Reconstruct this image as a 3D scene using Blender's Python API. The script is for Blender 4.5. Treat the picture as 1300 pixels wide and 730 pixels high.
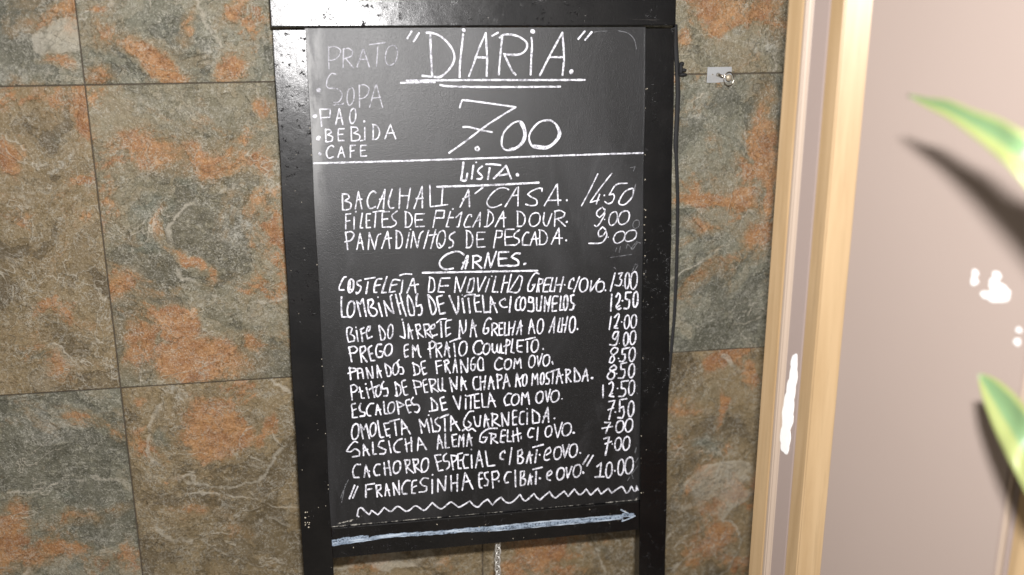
import bpy, bmesh, math, random
from mathutils import Matrix, Vector
random.seed(7)
sc = bpy.context.scene
for o in list(bpy.data.objects): bpy.data.objects.remove(o)

# ---------------------------------------------------------------- camera, light, exposure
CAM = Vector((0.0, -1.46, 1.15))
RX, RD, RF = (Vector((0.98523072, -0.17120952, -0.00277822)), Vector((-0.05081684, -0.27685622, -0.95956671)),
              Vector((0.16351779, 0.94553579, -0.28146759)))          # right, down, forward
cam_d = bpy.data.cameras.new('camera'); cam = bpy.data.objects.new('camera', cam_d); sc.collection.objects.link(cam)
m = Matrix.Identity(4)
for i in range(3):
    m[i][0] = RX[i]; m[i][1] = -RD[i]; m[i][2] = -RF[i]; m[i][3] = CAM[i]
cam.matrix_world = m
cam_d.sensor_width = 36.0; cam_d.lens = 36.0 * 1306.75 / 1300.0
cam_d.clip_start = 0.02; cam_d.clip_end = 100
cam_d.dof.use_dof = True; cam_d.dof.focus_distance = 1.455; cam_d.dof.aperture_fstop = 1.9
sc.camera = cam

world = bpy.data.worlds.new('World'); sc.world = world; world.use_nodes = True
bg = world.node_tree.nodes['Background']; bg.inputs[0].default_value = (1.0, 0.91, 0.81, 1); bg.inputs[1].default_value = 0.24

fl_d = bpy.data.lights.new('camera_flash', 'AREA'); fl_d.shape = 'RECTANGLE'; fl_d.size = 0.065; fl_d.size_y = 0.04
fl_d.energy = 35.0; fl_d.color = (1.0, 0.98, 0.975)
fl = bpy.data.objects.new('camera_flash', fl_d); sc.collection.objects.link(fl)
FP = CAM - RD * 0.165 + RX * 0.028 + RF * 0.01
aim = (CAM + RF * 1.45) - FP
fl.matrix_world = Matrix.Translation(FP) @ aim.to_track_quat('-Z', 'Y').to_matrix().to_4x4()

sc.view_settings.view_transform = 'Standard'; sc.view_settings.look = 'None'
sc.view_settings.exposure = 0.0; sc.view_settings.gamma = 1.0; sc.view_settings.use_curve_mapping = False

# ---------------------------------------------------------------- helpers
def link(o): sc.collection.objects.link(o); return o
def tag(o, label=None, cat=None, group=None, kind=None):
    if label: o['label'] = label
    if cat: o['category'] = cat
    if group: o['group'] = group
    if kind: o['kind'] = kind
    return o
def empty(name, loc):
    o = link(bpy.data.objects.new(name, None)); o.location = loc; o.empty_display_size = .05; return o
def meshobj(name, bm, mat, parent=None, smooth=False):
    bmesh.ops.recalc_face_normals(bm, faces=bm.faces)
    me = bpy.data.meshes.new(name); bm.to_mesh(me); bm.free(); me.materials.append(mat)
    if smooth:
        for p in me.polygons: p.use_smooth = True
    o = link(bpy.data.objects.new(name, me)); o.parent = parent
    return o
def box(bm, lo, hi, bevel=0.0, seg=2):
    r = bmesh.ops.create_cube(bm, size=1.0)
    for v in r['verts']:
        v.co = Vector([lo[i] + (v.co[i] + .5) * (hi[i] - lo[i]) for i in range(3)])
    if bevel:
        es = list({e for v in r['verts'] for e in v.link_edges})
        bmesh.ops.bevel(bm, geom=es, offset=bevel, segments=seg, affect='EDGES', profile=.6)
def prism(bm, pts, z0, z1, zcuts=1):
    n = len(pts); rows = []
    for k in range(zcuts + 1):
        z = z0 + (z1 - z0) * k / zcuts
        rows.append([bm.verts.new((x, y, z)) for x, y in pts])
    for k in range(zcuts):
        for i in range(n): bm.faces.new((rows[k][i], rows[k][(i + 1) % n], rows[k + 1][(i + 1) % n], rows[k + 1][i]))
    bm.faces.new(rows[0][::-1]); bm.faces.new(rows[-1])
def tube(bm, pts, r, seg=8, closed=False, flat=1.0):
    n = len(pts); rings = []
    for i, p in enumerate(pts):
        a = pts[(i - 1) % n] if closed or i else pts[0]; b = pts[(i + 1) % n] if closed or i < n - 1 else pts[-1]
        t = (Vector(b) - Vector(a)).normalized()
        up = Vector((0, 1, 0)) if abs(t.y) < .9 else Vector((1, 0, 0))
        s = t.cross(up).normalized(); q = s.cross(t)
        rr = r[i] if isinstance(r, (list, tuple)) else r
        rings.append([bm.verts.new(Vector(p) + s * math.cos(2 * math.pi * k / seg) * rr + q * math.sin(2 * math.pi * k / seg) * rr * flat) for k in range(seg)])
    for i in range(n if closed else n - 1):
        A, B = rings[i], rings[(i + 1) % n]
        for k in range(seg): bm.faces.new((A[k], A[(k + 1) % seg], B[(k + 1) % seg], B[k]))
    if not closed: bm.faces.new(rings[0][::-1]); bm.faces.new(rings[-1])

# node helpers
class NT:
    def __init__(s, name):
        s.m = bpy.data.materials.new(name); s.m.use_nodes = True; s.t = s.m.node_tree
        s.b = s.t.nodes['Principled BSDF']; s.out = s.t.nodes['Material Output']
    def n(s, typ, **kw):
        o = s.t.nodes.new(typ)
        for k, v in kw.items(): setattr(o, k, v)
        return o
    def l(s, a, b): s.t.links.new(a, b)
    def put(s, sock, v):
        if hasattr(v, 'links') or isinstance(v, bpy.types.NodeSocket): s.l(v, sock)
        else: sock.default_value = v
    def math(s, op, a, b=0.0, c=None, clamp=False):
        o = s.n('ShaderNodeMath', operation=op, use_clamp=clamp); s.put(o.inputs[0], a); s.put(o.inputs[1], b)
        if c is not None: s.put(o.inputs[2], c)
        return o.outputs[0]
    def vmath(s, op, a, b=None):
        o = s.n('ShaderNodeVectorMath', operation=op); s.put(o.inputs[0], a)
        if b is not None: s.put(o.inputs[1], b)
        return o.outputs['Value'] if op == 'LENGTH' else o.outputs[0]
    def noise(s, vec, scale, detail=4, rough=.55, dist=0.0, col=False):
        o = s.n('ShaderNodeTexNoise'); s.l(vec, o.inputs['Vector'])
        o.inputs['Scale'].default_value = scale; o.inputs['Detail'].default_value = detail
        o.inputs['Roughness'].default_value = rough; o.inputs['Distortion'].default_value = dist
        return o.outputs['Color'] if col else o.outputs['Fac']
    def step(s, v, a, b):                     # smooth step between a and b
        o = s.n('ShaderNodeMapRange', interpolation_type='SMOOTHSTEP'); s.put(o.inputs[0], v)
        o.inputs[1].default_value = a; o.inputs[2].default_value = b
        o.inputs[3].default_value = 0; o.inputs[4].default_value = 1
        return o.outputs[0]
    def mix(s, f, a, b):
        o = s.n('ShaderNodeMix', data_type='RGBA'); s.put(o.inputs[0], f)
        for sock, v in ((o.inputs[6], a), (o.inputs[7], b)):
            s.put(sock, (v[0], v[1], v[2], 1) if isinstance(v, tuple) else v)
        return o.outputs[2]
    def scale(s, vec, xyz):
        o = s.n('ShaderNodeMapping'); s.l(vec, o.inputs[0]); o.inputs['Scale'].default_value = xyz; return o.outputs[0]
    def bump(s, h, strength, dist, prev=None):
        o = s.n('ShaderNodeBump'); s.put(o.inputs['Height'], h); o.inputs['Strength'].default_value = strength
        o.inputs['Distance'].default_value = dist
        if prev is not None: s.l(prev, o.inputs['Normal'])
        return o.outputs[0]
    def pos(s): return s.n('ShaderNodeNewGeometry').outputs['Position']
    def obj(s): return s.n('ShaderNodeTexCoord').outputs['Object']
    def set(s, **kw):
        for k, v in kw.items():
            sock = s.b.inputs[k.replace('_', ' ')]
            if isinstance(v, tuple) and len(v) == 3 and 'Radius' not in k: v = (*v, 1)
            s.put(sock, v)
        return s.m

# ---------------------------------------------------------------- slate-look tiles
TW, TH, TX, TZ = 0.5240, 0.4305, -0.3209, 1.0251      # tile size, one joint crossing of the wall
STAINS = {
 'A': {'o': [(-0.347, 1.052, 0.018, 0.011, -20.0, 0.6)], 'pale': [(-0.388, 1.095, 0.068, 0.034, 0.0, 0.5), (-0.395, 1.04, 0.068, 0.018, 0.0, 0.6)], 'dark': [(-0.357, 1.114, 0.029, 0.023, 0.0, 0.4)], 'ledge': [(-0.331, 1.089, 0.034, 0.023, 20.0, 0.6)]},
 'B': {'o': [(-0.302, 1.038, 0.025, 0.014, 0.0, 0.8), (-0.258, 1.083, 0.046, 0.018, -35.0, 0.55), (-0.221, 1.052, 0.068, 0.019, -32.0, 0.95), (-0.192, 1.029, 0.03, 0.01, -10.0, 1.0), (-0.185, 1.105, 0.01, 0.025, -10.0, 0.7), (-0.124, 1.121, 0.027, 0.011, 25.0, 0.6), (-0.133, 1.046, 0.018, 0.016, 0.0, 0.6), (-0.184, 1.067, 0.046, 0.011, -20.0, 0.4)], 'pale': [(-0.153, 1.067, 0.025, 0.046, 35.0, 0.7), (-0.101, 1.087, 0.029, 0.051, 30.0, 0.6), (-0.269, 1.114, 0.034, 0.018, 0.0, 0.2)], 'dark': [(-0.215, 1.108, 0.08, 0.021, -20.0, 0.4), (-0.304, 1.109, 0.014, 0.04, 0.0, 0.4)], 'ledge': [(-0.073, 1.112, 0.108, 0.057, -40.0, 1.0)]},
 'C': {'o': [(-0.432, 0.937, 0.021, 0.025, 0.0, 0.6), (-0.382, 1.009, 0.018, 0.032, 20.0, 0.35), (-0.393, 0.8, 0.034, 0.032, 20.0, 0.3), (-0.395, 0.627, 0.025, 0.027, -10.0, 0.6), (-0.452, 0.678, 0.046, 0.025, 0.0, 0.25), (-0.41, 0.681, 0.068, 0.018, 10.0, 0.3)], 'pale': [(-0.364, 0.93, 0.068, 0.008, 40.0, 0.8), (-0.431, 0.879, 0.016, 0.034, 0.0, 0.5), (-0.406, 0.834, 0.034, 0.01, -20.0, 0.4), (-0.364, 0.765, 0.08, 0.009, 30.0, 0.4), (-0.436, 0.723, 0.057, 0.01, -10.0, 0.35), (-0.336, 0.875, 0.007, 0.041, -20.0, 0.5)], 'dark': [(-0.43, 0.65, 0.029, 0.013, -20.0, 1.0), (-0.364, 0.972, 0.046, 0.046, 0.0, 0.35), (-0.36, 0.838, 0.027, 0.034, 0.0, 0.3), (-0.421, 0.762, 0.051, 0.021, 0.0, 0.3)], 'ledge': [(-0.441, 0.916, 0.03, 0.046, 0.0, 1.0), (-0.402, 0.616, 0.03, 0.04, 0.0, 0.8)]},
 'D': {'o': [(-0.277, 0.94, 0.016, 0.018, 0.0, 0.6), (-0.248, 0.931, 0.046, 0.025, -20.0, 0.9), (-0.187, 0.919, 0.091, 0.03, -8.0, 0.75), (-0.113, 0.909, 0.041, 0.016, -10.0, 0.6), (-0.09, 0.979, 0.016, 0.016, 30.0, 0.8), (-0.247, 0.833, 0.008, 0.025, 0.0, 0.6), (-0.22, 0.781, 0.03, 0.011, -35.0, 0.95), (-0.188, 0.754, 0.008, 0.021, 0.0, 0.8), (-0.308, 0.749, 0.023, 0.027, -50.0, 0.9), (-0.237, 0.683, 0.025, 0.03, 40.0, 1.3), (-0.291, 0.656, 0.034, 0.046, 0.0, 1.0), (-0.195, 0.623, 0.08, 0.03, -8.0, 1.0), (-0.132, 0.646, 0.023, 0.014, -40.0, 0.9)], 'pale': [(-0.13, 0.822, 0.066, 0.051, 0.0, 0.75), (-0.251, 1.001, 0.08, 0.029, 0.0, 0.5), (-0.171, 0.978, 0.091, 0.025, 0.0, 0.55), (-0.182, 0.721, 0.057, 0.029, -20.0, 0.4), (-0.237, 0.937, 0.051, 0.016, 0.0, 0.35), (-0.118, 0.693, 0.046, 0.068, 0.0, 0.45)], 'dark': [(-0.26, 0.859, 0.057, 0.039, -20.0, 0.7), (-0.205, 0.89, 0.046, 0.018, -10.0, 0.6), (-0.27, 0.806, 0.043, 0.034, 0.0, 0.6), (-0.303, 0.981, 0.023, 0.04, 0.0, 0.3), (-0.138, 0.724, 0.023, 0.029, 0.0, 0.3)], 'ledge': [(-0.122, 0.797, 0.103, 0.071, 0.0, 1.0)]},
 'E': {'o': [(-0.483, 0.424, 0.021, 0.021, 0.0, 0.8), (-0.509, 0.362, 0.032, 0.046, 0.0, 0.9), (-0.435, 0.341, 0.03, 0.016, 10.0, 0.8), (-0.395, 0.396, 0.041, 0.015, -8.0, 0.7), (-0.338, 0.41, 0.023, 0.014, 20.0, 0.6), (-0.47, 0.325, 0.034, 0.018, 0.0, 0.6)], 'pale': [(-0.416, 0.544, 0.091, 0.057, 0.0, 0.6), (-0.447, 0.382, 0.016, 0.023, 30.0, 0.6), (-0.371, 0.361, 0.068, 0.018, 0.0, 0.5), (-0.473, 0.56, 0.034, 0.034, 0.0, 0.3)], 'dark': [(-0.413, 0.437, 0.034, 0.014, 0.0, 0.6), (-0.4, 0.304, 0.068, 0.011, 0.0, 0.7), (-0.404, 0.371, 0.018, 0.011, 0.0, 0.5), (-0.338, 0.562, 0.023, 0.023, 0.0, 0.3)], 'ledge': [(-0.44, 0.388, 0.16, 0.059, 6.0, 1.0), (-0.389, 0.303, 0.08, 0.025, 0.0, 0.8)]},
 'F': {'o': [(-0.198, 0.52, 0.046, 0.048, 0.0, 1.0), (-0.154, 0.51, 0.021, 0.032, 0.0, 0.8), (-0.309, 0.532, 0.027, 0.008, 5.0, 0.6), (-0.296, 0.572, 0.011, 0.011, 0.0, 0.5), (-0.114, 0.507, 0.011, 0.03, -20.0, 0.7), (-0.259, 0.445, 0.018, 0.006, 10.0, 0.7), (-0.227, 0.38, 0.068, 0.014, -18.0, 0.6), (-0.178, 0.342, 0.034, 0.014, 0.0, 0.6), (-0.126, 0.417, 0.046, 0.068, 0.0, 0.25), (0.036, 0.271, 0.057, 0.018, 0.0, 0.5), (0.136, 0.267, 0.057, 0.023, 0.0, 0.45), (0.175, 0.348, 0.046, 0.068, 0.0, 0.3)], 'pale': [(-0.243, 0.58, 0.034, 0.016, -30.0, 0.9), (-0.218, 0.553, 0.027, 0.021, 0.0, 0.6), (-0.109, 0.57, 0.046, 0.011, 0.0, 0.6), (-0.282, 0.464, 0.034, 0.011, 0.0, 0.4), (-0.18, 0.308, 0.08, 0.009, -10.0, 0.3), (0.061, 0.289, 0.068, 0.007, 0.0, 0.4)], 'dark': [(-0.266, 0.519, 0.025, 0.034, 10.0, 0.7), (-0.29, 0.496, 0.046, 0.034, 0.0, 0.4), (-0.16, 0.574, 0.034, 0.014, 0.0, 0.3), (-0.271, 0.338, 0.046, 0.034, 0.0, 0.2), (-0.014, 0.276, 0.023, 0.023, 0.0, 0.3)], 'ledge': [(-0.176, 0.519, 0.097, 0.08, 20.0, 1.0), (-0.143, 0.338, 0.137, 0.046, -20.0, 1.0), (0.086, 0.287, 0.068, 0.034, 0.0, 0.5)]},
 'G': {'o': [(0.502, 1.069, 0.016, 0.016, 0.0, 0.8), (0.625, 1.116, 0.046, 0.016, 10.0, 0.7), (0.644, 1.096, 0.018, 0.025, 0.0, 0.7), (0.576, 1.124, 0.034, 0.009, 0.0, 0.6)], 'pale': [(0.572, 1.091, 0.046, 0.029, 0.0, 0.9), (0.622, 1.068, 0.034, 0.025, 0.0, 0.8), (0.541, 1.116, 0.027, 0.011, 0.0, 0.5)], 'dark': [(0.575, 1.046, 0.046, 0.016, -10.0, 0.5), (0.52, 1.052, 0.023, 0.014, 0.0, 0.3)], 'ledge': [(0.58, 1.049, 0.057, 0.021, -8.0, 1.0)]},
 'H': {'o': [(0.635, 0.935, 0.025, 0.071, 4.0, 0.9), (0.639, 0.994, 0.016, 0.027, 0.0, 0.7), (0.562, 0.842, 0.068, 0.014, -5.0, 0.7), (0.532, 0.8, 0.036, 0.014, -20.0, 0.8), (0.642, 0.771, 0.027, 0.03, 20.0, 0.8), (0.605, 0.846, 0.034, 0.016, 0.0, 0.5), (0.649, 0.851, 0.011, 0.046, 0.0, 0.8)], 'pale': [(0.53, 0.973, 0.034, 0.046, 0.0, 0.7), (0.565, 1.007, 0.046, 0.021, 0.0, 0.5), (0.588, 0.817, 0.034, 0.032, 0.0, 0.6), (0.554, 0.872, 0.034, 0.018, 0.0, 0.5), (0.572, 0.66, 0.068, 0.057, 0.0, 0.35)], 'dark': [(0.557, 0.932, 0.046, 0.034, 10.0, 0.5), (0.598, 0.767, 0.034, 0.016, 0.0, 0.45), (0.531, 0.831, 0.016, 0.016, 0.0, 0.4)], 'ledge': [(0.589, 0.691, 0.086, 0.052, 0.0, 1.0), (0.55, 0.938, 0.05, 0.046, 10.0, 1.0)]},
 'I': {'o': [(0.616, 0.578, 0.039, 0.016, 10.0, 0.9), (0.644, 0.549, 0.014, 0.021, 0.0, 0.7), (0.534, 0.496, 0.025, 0.025, 20.0, 0.7), (0.595, 0.478, 0.008, 0.034, -10.0, 0.9), (0.583, 0.323, 0.046, 0.034, 20.0, 0.6), (0.573, 0.251, 0.057, 0.041, 20.0, 0.8), (0.543, 0.576, 0.023, 0.011, 0.0, 0.4), (0.616, 0.342, 0.023, 0.018, 0.0, 0.6), (0.303, 0.264, 0.051, 0.03, 0.0, 0.9), (0.258, 0.233, 0.029, 0.021, 0.0, 0.9), (0.343, 0.223, 0.057, 0.016, 0.0, 0.7), (0.363, 0.272, 0.023, 0.009, -30.0, 0.6)], 'pale': [(0.577, 0.438, 0.068, 0.008, 20.0, 0.6), (0.552, 0.398, 0.011, 0.027, 0.0, 0.4), (0.607, 0.379, 0.057, 0.007, 10.0, 0.6), (0.542, 0.327, 0.014, 0.021, 0.0, 0.5), (0.225, 0.265, 0.016, 0.034, 0.0, 0.7), (0.369, 0.257, 0.057, 0.007, -35.0, 0.8)], 'dark': [(0.586, 0.52, 0.057, 0.034, 20.0, 0.5), (0.578, 0.424, 0.057, 0.03, 20.0, 0.8), (0.527, 0.357, 0.016, 0.034, 0.0, 0.6), (0.64, 0.303, 0.027, 0.046, 0.0, 0.4), (0.631, 0.207, 0.034, 0.016, 0.0, 0.5), (0.396, 0.262, 0.057, 0.027, 0.0, 0.4), (0.238, 0.271, 0.023, 0.011, 0.0, 0.2)], 'ledge': [(0.574, 0.236, 0.063, 0.057, 20.0, 1.0), (0.602, 0.35, 0.057, 0.046, 10.0, 0.7), (0.317, 0.241, 0.08, 0.041, -20.0, 1.0)]},
}
def tile_material(key, base, base2, seed):
    s = NT('slate_tile_' + key.lower()); P = s.pos()
    off = s.vmath('ADD', P, (seed * 3.7, seed * 1.9, seed * 2.3))
    w1 = s.vmath('SUBTRACT', s.noise(off, 9, 5, .6, 0, True), (.5, .5, .5))
    w2 = s.vmath('SUBTRACT', s.noise(off, 45, 4, .65, 0, True), (.5, .5, .5))
    sc1 = s.n('ShaderNodeVectorMath', operation='SCALE'); s.l(w1, sc1.inputs[0]); sc1.inputs['Scale'].default_value = .085
    sc2 = s.n('ShaderNodeVectorMath', operation='SCALE'); s.l(w2, sc2.inputs[0]); sc2.inputs['Scale'].default_value = .030
    Q = s.vmath('ADD', s.vmath('ADD', P, sc1.outputs[0]), sc2.outputs[0])
    Q1 = s.vmath('ADD', P, sc1.outputs[0])
    def blobs(lst, soft=.45, coord=Q, outer=1.25):
        acc = None
        for (cx, cz, rx, rz, ang, st) in lst:
            mp = s.n('ShaderNodeMapping', vector_type='TEXTURE'); s.l(coord, mp.inputs[0])
            mp.inputs['Location'].default_value = (cx, 0, cz)
            mp.inputs['Rotation'].default_value = (0, -math.radians(ang), 0)
            mp.inputs['Scale'].default_value = (rx, 1000, rz)
            d = s.vmath('LENGTH', mp.outputs[0])
            v = s.math('MULTIPLY', s.step(d, outer, outer - soft * 1.6), st)
            acc = v if acc is None else s.math('MAXIMUM', acc, v)
        return acc if acc is not None else 0.0
    st = STAINS.get(key, {})
    mid = s.noise(off, 16, 9, .72, .25); big = s.noise(off, 5, 4, .5, .3); fine = s.noise(off, 120, 8, .82, .3)
    frac = s.noise(off, 24, 10, .78, .3)
    def ragged(v, amp=1.0, lo=.42, hi=.62):                       # eats a soft mask away along a fractal edge
        return s.step(s.math('ADD', v, s.math('MULTIPLY', s.math('SUBTRACT', frac, .5), amp)), lo, hi)
    def crumbs(scale, wdt, seedv):                                # thin pale wriggles
        r = s.noise(s.vmath('ADD', off, (seedv, 0, 0)), scale, 4, .6, .6)
        return s.math('SUBTRACT', 1.0, s.step(s.math('ABSOLUTE', s.math('SUBTRACT', r, .5)), 0.0, wdt))
    vein = s.math('MULTIPLY', crumbs(13, .016, 2), s.step(s.noise(off, 8, 4, .6), .50, .60))
    worm = s.math('MULTIPLY', crumbs(120, .05, 5), s.step(s.noise(off, 30, 6, .75), .42, .60))
    grit = s.noise(off, 420, 3, .75)
    # split layers: a fractal height cut into terraces, every layer with a tone of its own
    lay = s.noise(s.vmath('ADD', Q1, (seed * 5.1, seed, 0)), 7.5, 12, .60, .55)
    t1, t2, t3 = s.step(lay, .452, .462), s.step(lay, .505, .513), s.step(lay, .560, .570)
    calm = s.math('MULTIPLY_ADD', s.step(s.noise(off, 6, 5, .6), .42, .60), .75, .25)          # where the grain shows
    col = s.mix(t1, tuple(c * .62 for c in base), base)
    col = s.mix(t2, col, tuple(a * .45 + b_ * .55 for a, b_ in zip(base, base2)))
    col = s.mix(t3, col, base2)
    col = s.mix(s.step(mid, .44, .60), col, s.mix(.35, col, base2))
    col = s.mix(s.math('MULTIPLY', s.math('MULTIPLY', s.step(fine, .50, .66), .55), calm), col, tuple(c * 1.75 for c in base2))
    col = s.mix(s.math('MULTIPLY', s.math('MULTIPLY', s.step(fine, .50, .36), .60), calm), col, tuple(c * .42 for c in base))
    dark = s.math('MULTIPLY', ragged(blobs(st.get('dark', []), .7), .9, .30, .70), .75)
    col = s.mix(dark, col, s.mix(s.step(fine, .42, .62), (.075, .083, .062), (.15, .16, .12)))
    pz = s.math('MAXIMUM', ragged(blobs(st.get('pale', []), .75), .9, .25, .75), s.math('MULTIPLY', s.step(big, .60, .8), .4))
    pale = s.math('MULTIPLY', pz, s.step(s.noise(off, 95, 8, .85, .5), .43, .60))
    col = s.mix(s.math('MULTIPLY', pale, .8), col, (.40, .385, .33))
    steps0 = s.math('ADD', s.math('ADD', t1, t2), t3)
    gran = s.noise(s.vmath('ADD', off, (9, 0, 0)), 85, 10, .86, .25); cloud = s.noise(s.vmath('ADD', off, (4, 0, 0)), 7.5, 8, .72, .5)
    core = blobs(st.get('o', []), .95, Q, 1.75)
    wild = s.math('MULTIPLY', s.step(cloud, .475, .63), .68)
    core = s.math('MAXIMUM', core, wild)
    mass = s.math('ADD', core, s.math('MULTIPLY_ADD', frac, 1.0, -.50)); mass = s.math('ADD', mass, s.math('MULTIPLY_ADD', steps0, .16, -.24))
    om = s.math('ADD', mass, s.math('MULTIPLY_ADD', gran, 1.3, -.65))
    halo = s.math('MULTIPLY', s.step(mass, -.10, .60), .78)
    col = s.mix(halo, col, s.mix(fine, (.115, .080, .038), (.285, .200, .100)))
    om = s.math('MULTIPLY', s.step(om, .38, .80), .90)
    rust = s.mix(s.step(s.noise(off, 20, 9, .8), .36, .64), (.215, .085, .028), (.40, .205, .078))
    rust = s.mix(s.math('MULTIPLY', s.step(gran, .50, .66), .5), rust, (.48, .31, .155))
    col = s.mix(om, col, rust)
    col = s.mix(s.math('MULTIPLY', s.math('MULTIPLY', om, s.step(fine, .50, .36)), .55), col, (.13, .060, .026))
    col = s.mix(s.math('MULTIPLY', vein, .55), col, (.46, .42, .34))
    col = s.mix(s.math('MULTIPLY', worm, .45), col, (.52, .50, .43))
    col = s.mix(s.math('MULTIPLY', s.step(grit, .57, .67), .42), col, (.58, .55, .48))
    col = s.mix(s.math('MULTIPLY', s.step(grit, .44, .34), .38), col, (.045, .042, .034))
    edge = s.math('SUBTRACT', 1.0, s.step(s.math('ABSOLUTE', s.math('SUBTRACT', lay, .512)), .0, .006)); edge = s.math('MULTIPLY', edge, s.step(s.noise(off, 12, 5, .6), .44, .58))
    col = s.mix(s.math('MULTIPLY', edge, .55), col, (.44, .40, .31))  # pale line painted in as light catching the middle layer's step
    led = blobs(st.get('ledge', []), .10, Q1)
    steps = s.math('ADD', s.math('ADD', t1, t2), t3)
    lit_rim = s.math('SUBTRACT', 1.0, s.math('ABSOLUTE', s.math('MULTIPLY_ADD', led, 2.0, -1.0)))
    lit_rim = s.math('MULTIPLY', s.step(lit_rim, .2, .8), s.step(s.noise(off, 18, 5, .6), .44, .56))
    col = s.mix(s.math('MULTIPLY', lit_rim, .5), col, (.46, .42, .34))  # lit edge of each ledge, painted into the colour as a broken pale ring
    h = s.noise(off, 11, 10, .66, .25)
    n = s.bump(h, .9, .020); n = s.bump(led, .6, .0022, n); n = s.bump(steps, .75, .0016, n); n = s.bump(vein, .6, .0014, n); n = s.bump(worm, .5, .0008, n); n = s.bump(fine, .6, .0016, n)
    n = s.bump(grit, .35, .0004, n)
    rough = s.math('MULTIPLY_ADD', fine, .25, .27)
    return s.set(Base_Color=col, Roughness=rough, Normal=n, Specular_IOR_Level=.5)
GREEN, GREEN2 = (.128, .125, .088), (.205, .196, .142)
OLIVE, OLIVE2 = (.150, .110, .055), (.225, .170, .090)
MIXED, MIXED2 = (.134, .120, .076), (.210, .188, .125)
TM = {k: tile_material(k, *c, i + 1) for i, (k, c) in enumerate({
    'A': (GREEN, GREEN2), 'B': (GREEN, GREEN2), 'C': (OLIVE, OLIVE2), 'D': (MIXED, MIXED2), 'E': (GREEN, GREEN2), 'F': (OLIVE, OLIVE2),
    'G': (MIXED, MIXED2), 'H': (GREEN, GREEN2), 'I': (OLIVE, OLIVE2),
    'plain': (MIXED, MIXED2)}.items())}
# columns: joint TX + i*TW ; rows counted down from the joint TZ
KEY = {(-1, 0): 'A', (0, 0): 'B', (-1, 1): 'C', (0, 1): 'D', (-1, 2): 'E', (0, 2): 'F', (1, 0): 'G', (1, 1): 'H', (1, 2): 'I'}
s = NT('grout'); grout = s.set(Base_Color=(.065, .05, .035), Roughness=.9)
bm = bmesh.new(); box(bm, (TX - 2 * TW, .0022, 0), (TX + 4 * TW, .16, 2.3)); wall = tag(meshobj('wall', bm, grout), kind='structure')
tag(wall, 'wall clad in rust-mottled slate tiles behind the menu board', 'wall'); wall['kind'] = 'structure'
J = .0008
tile_meshes = {}
for i in range(-2, 4):
    for r in range(-2, 4):
        x0 = TX + i * TW; z1 = TZ + TH * (1 - r); z0 = z1 - TH
        z0 = max(z0, 0.0)
        if z1 - z0 < .02: continue
        if z1 > 2.35: continue
        bm = bmesh.new(); w = TW / 2 - J; hh = (z1 - z0) / 2 - J
        box(bm, (-w, 0, -hh), (w, .010, hh), .0016, 3)
        # which of the two stain layouts a split tile shows is decided by where it stands
        k = KEY.get((i, r), 'plain')
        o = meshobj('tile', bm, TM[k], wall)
        o.location = (x0 + TW / 2, random.uniform(-.0005, .0002), (z0 + z1) / 2)
s = NT('floor_stone'); P = s.pos()
fm = s.set(Base_Color=s.mix(s.noise(P, 12, 6), (.20, .17, .13), (.30, .27, .22)), Roughness=.5)
bm = bmesh.new(); box(bm, (TX - 2 * TW, -2.4, -.05), (TX + 4 * TW, .16, 0)); tag(meshobj('floor', bm, fm), kind='structure')
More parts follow.
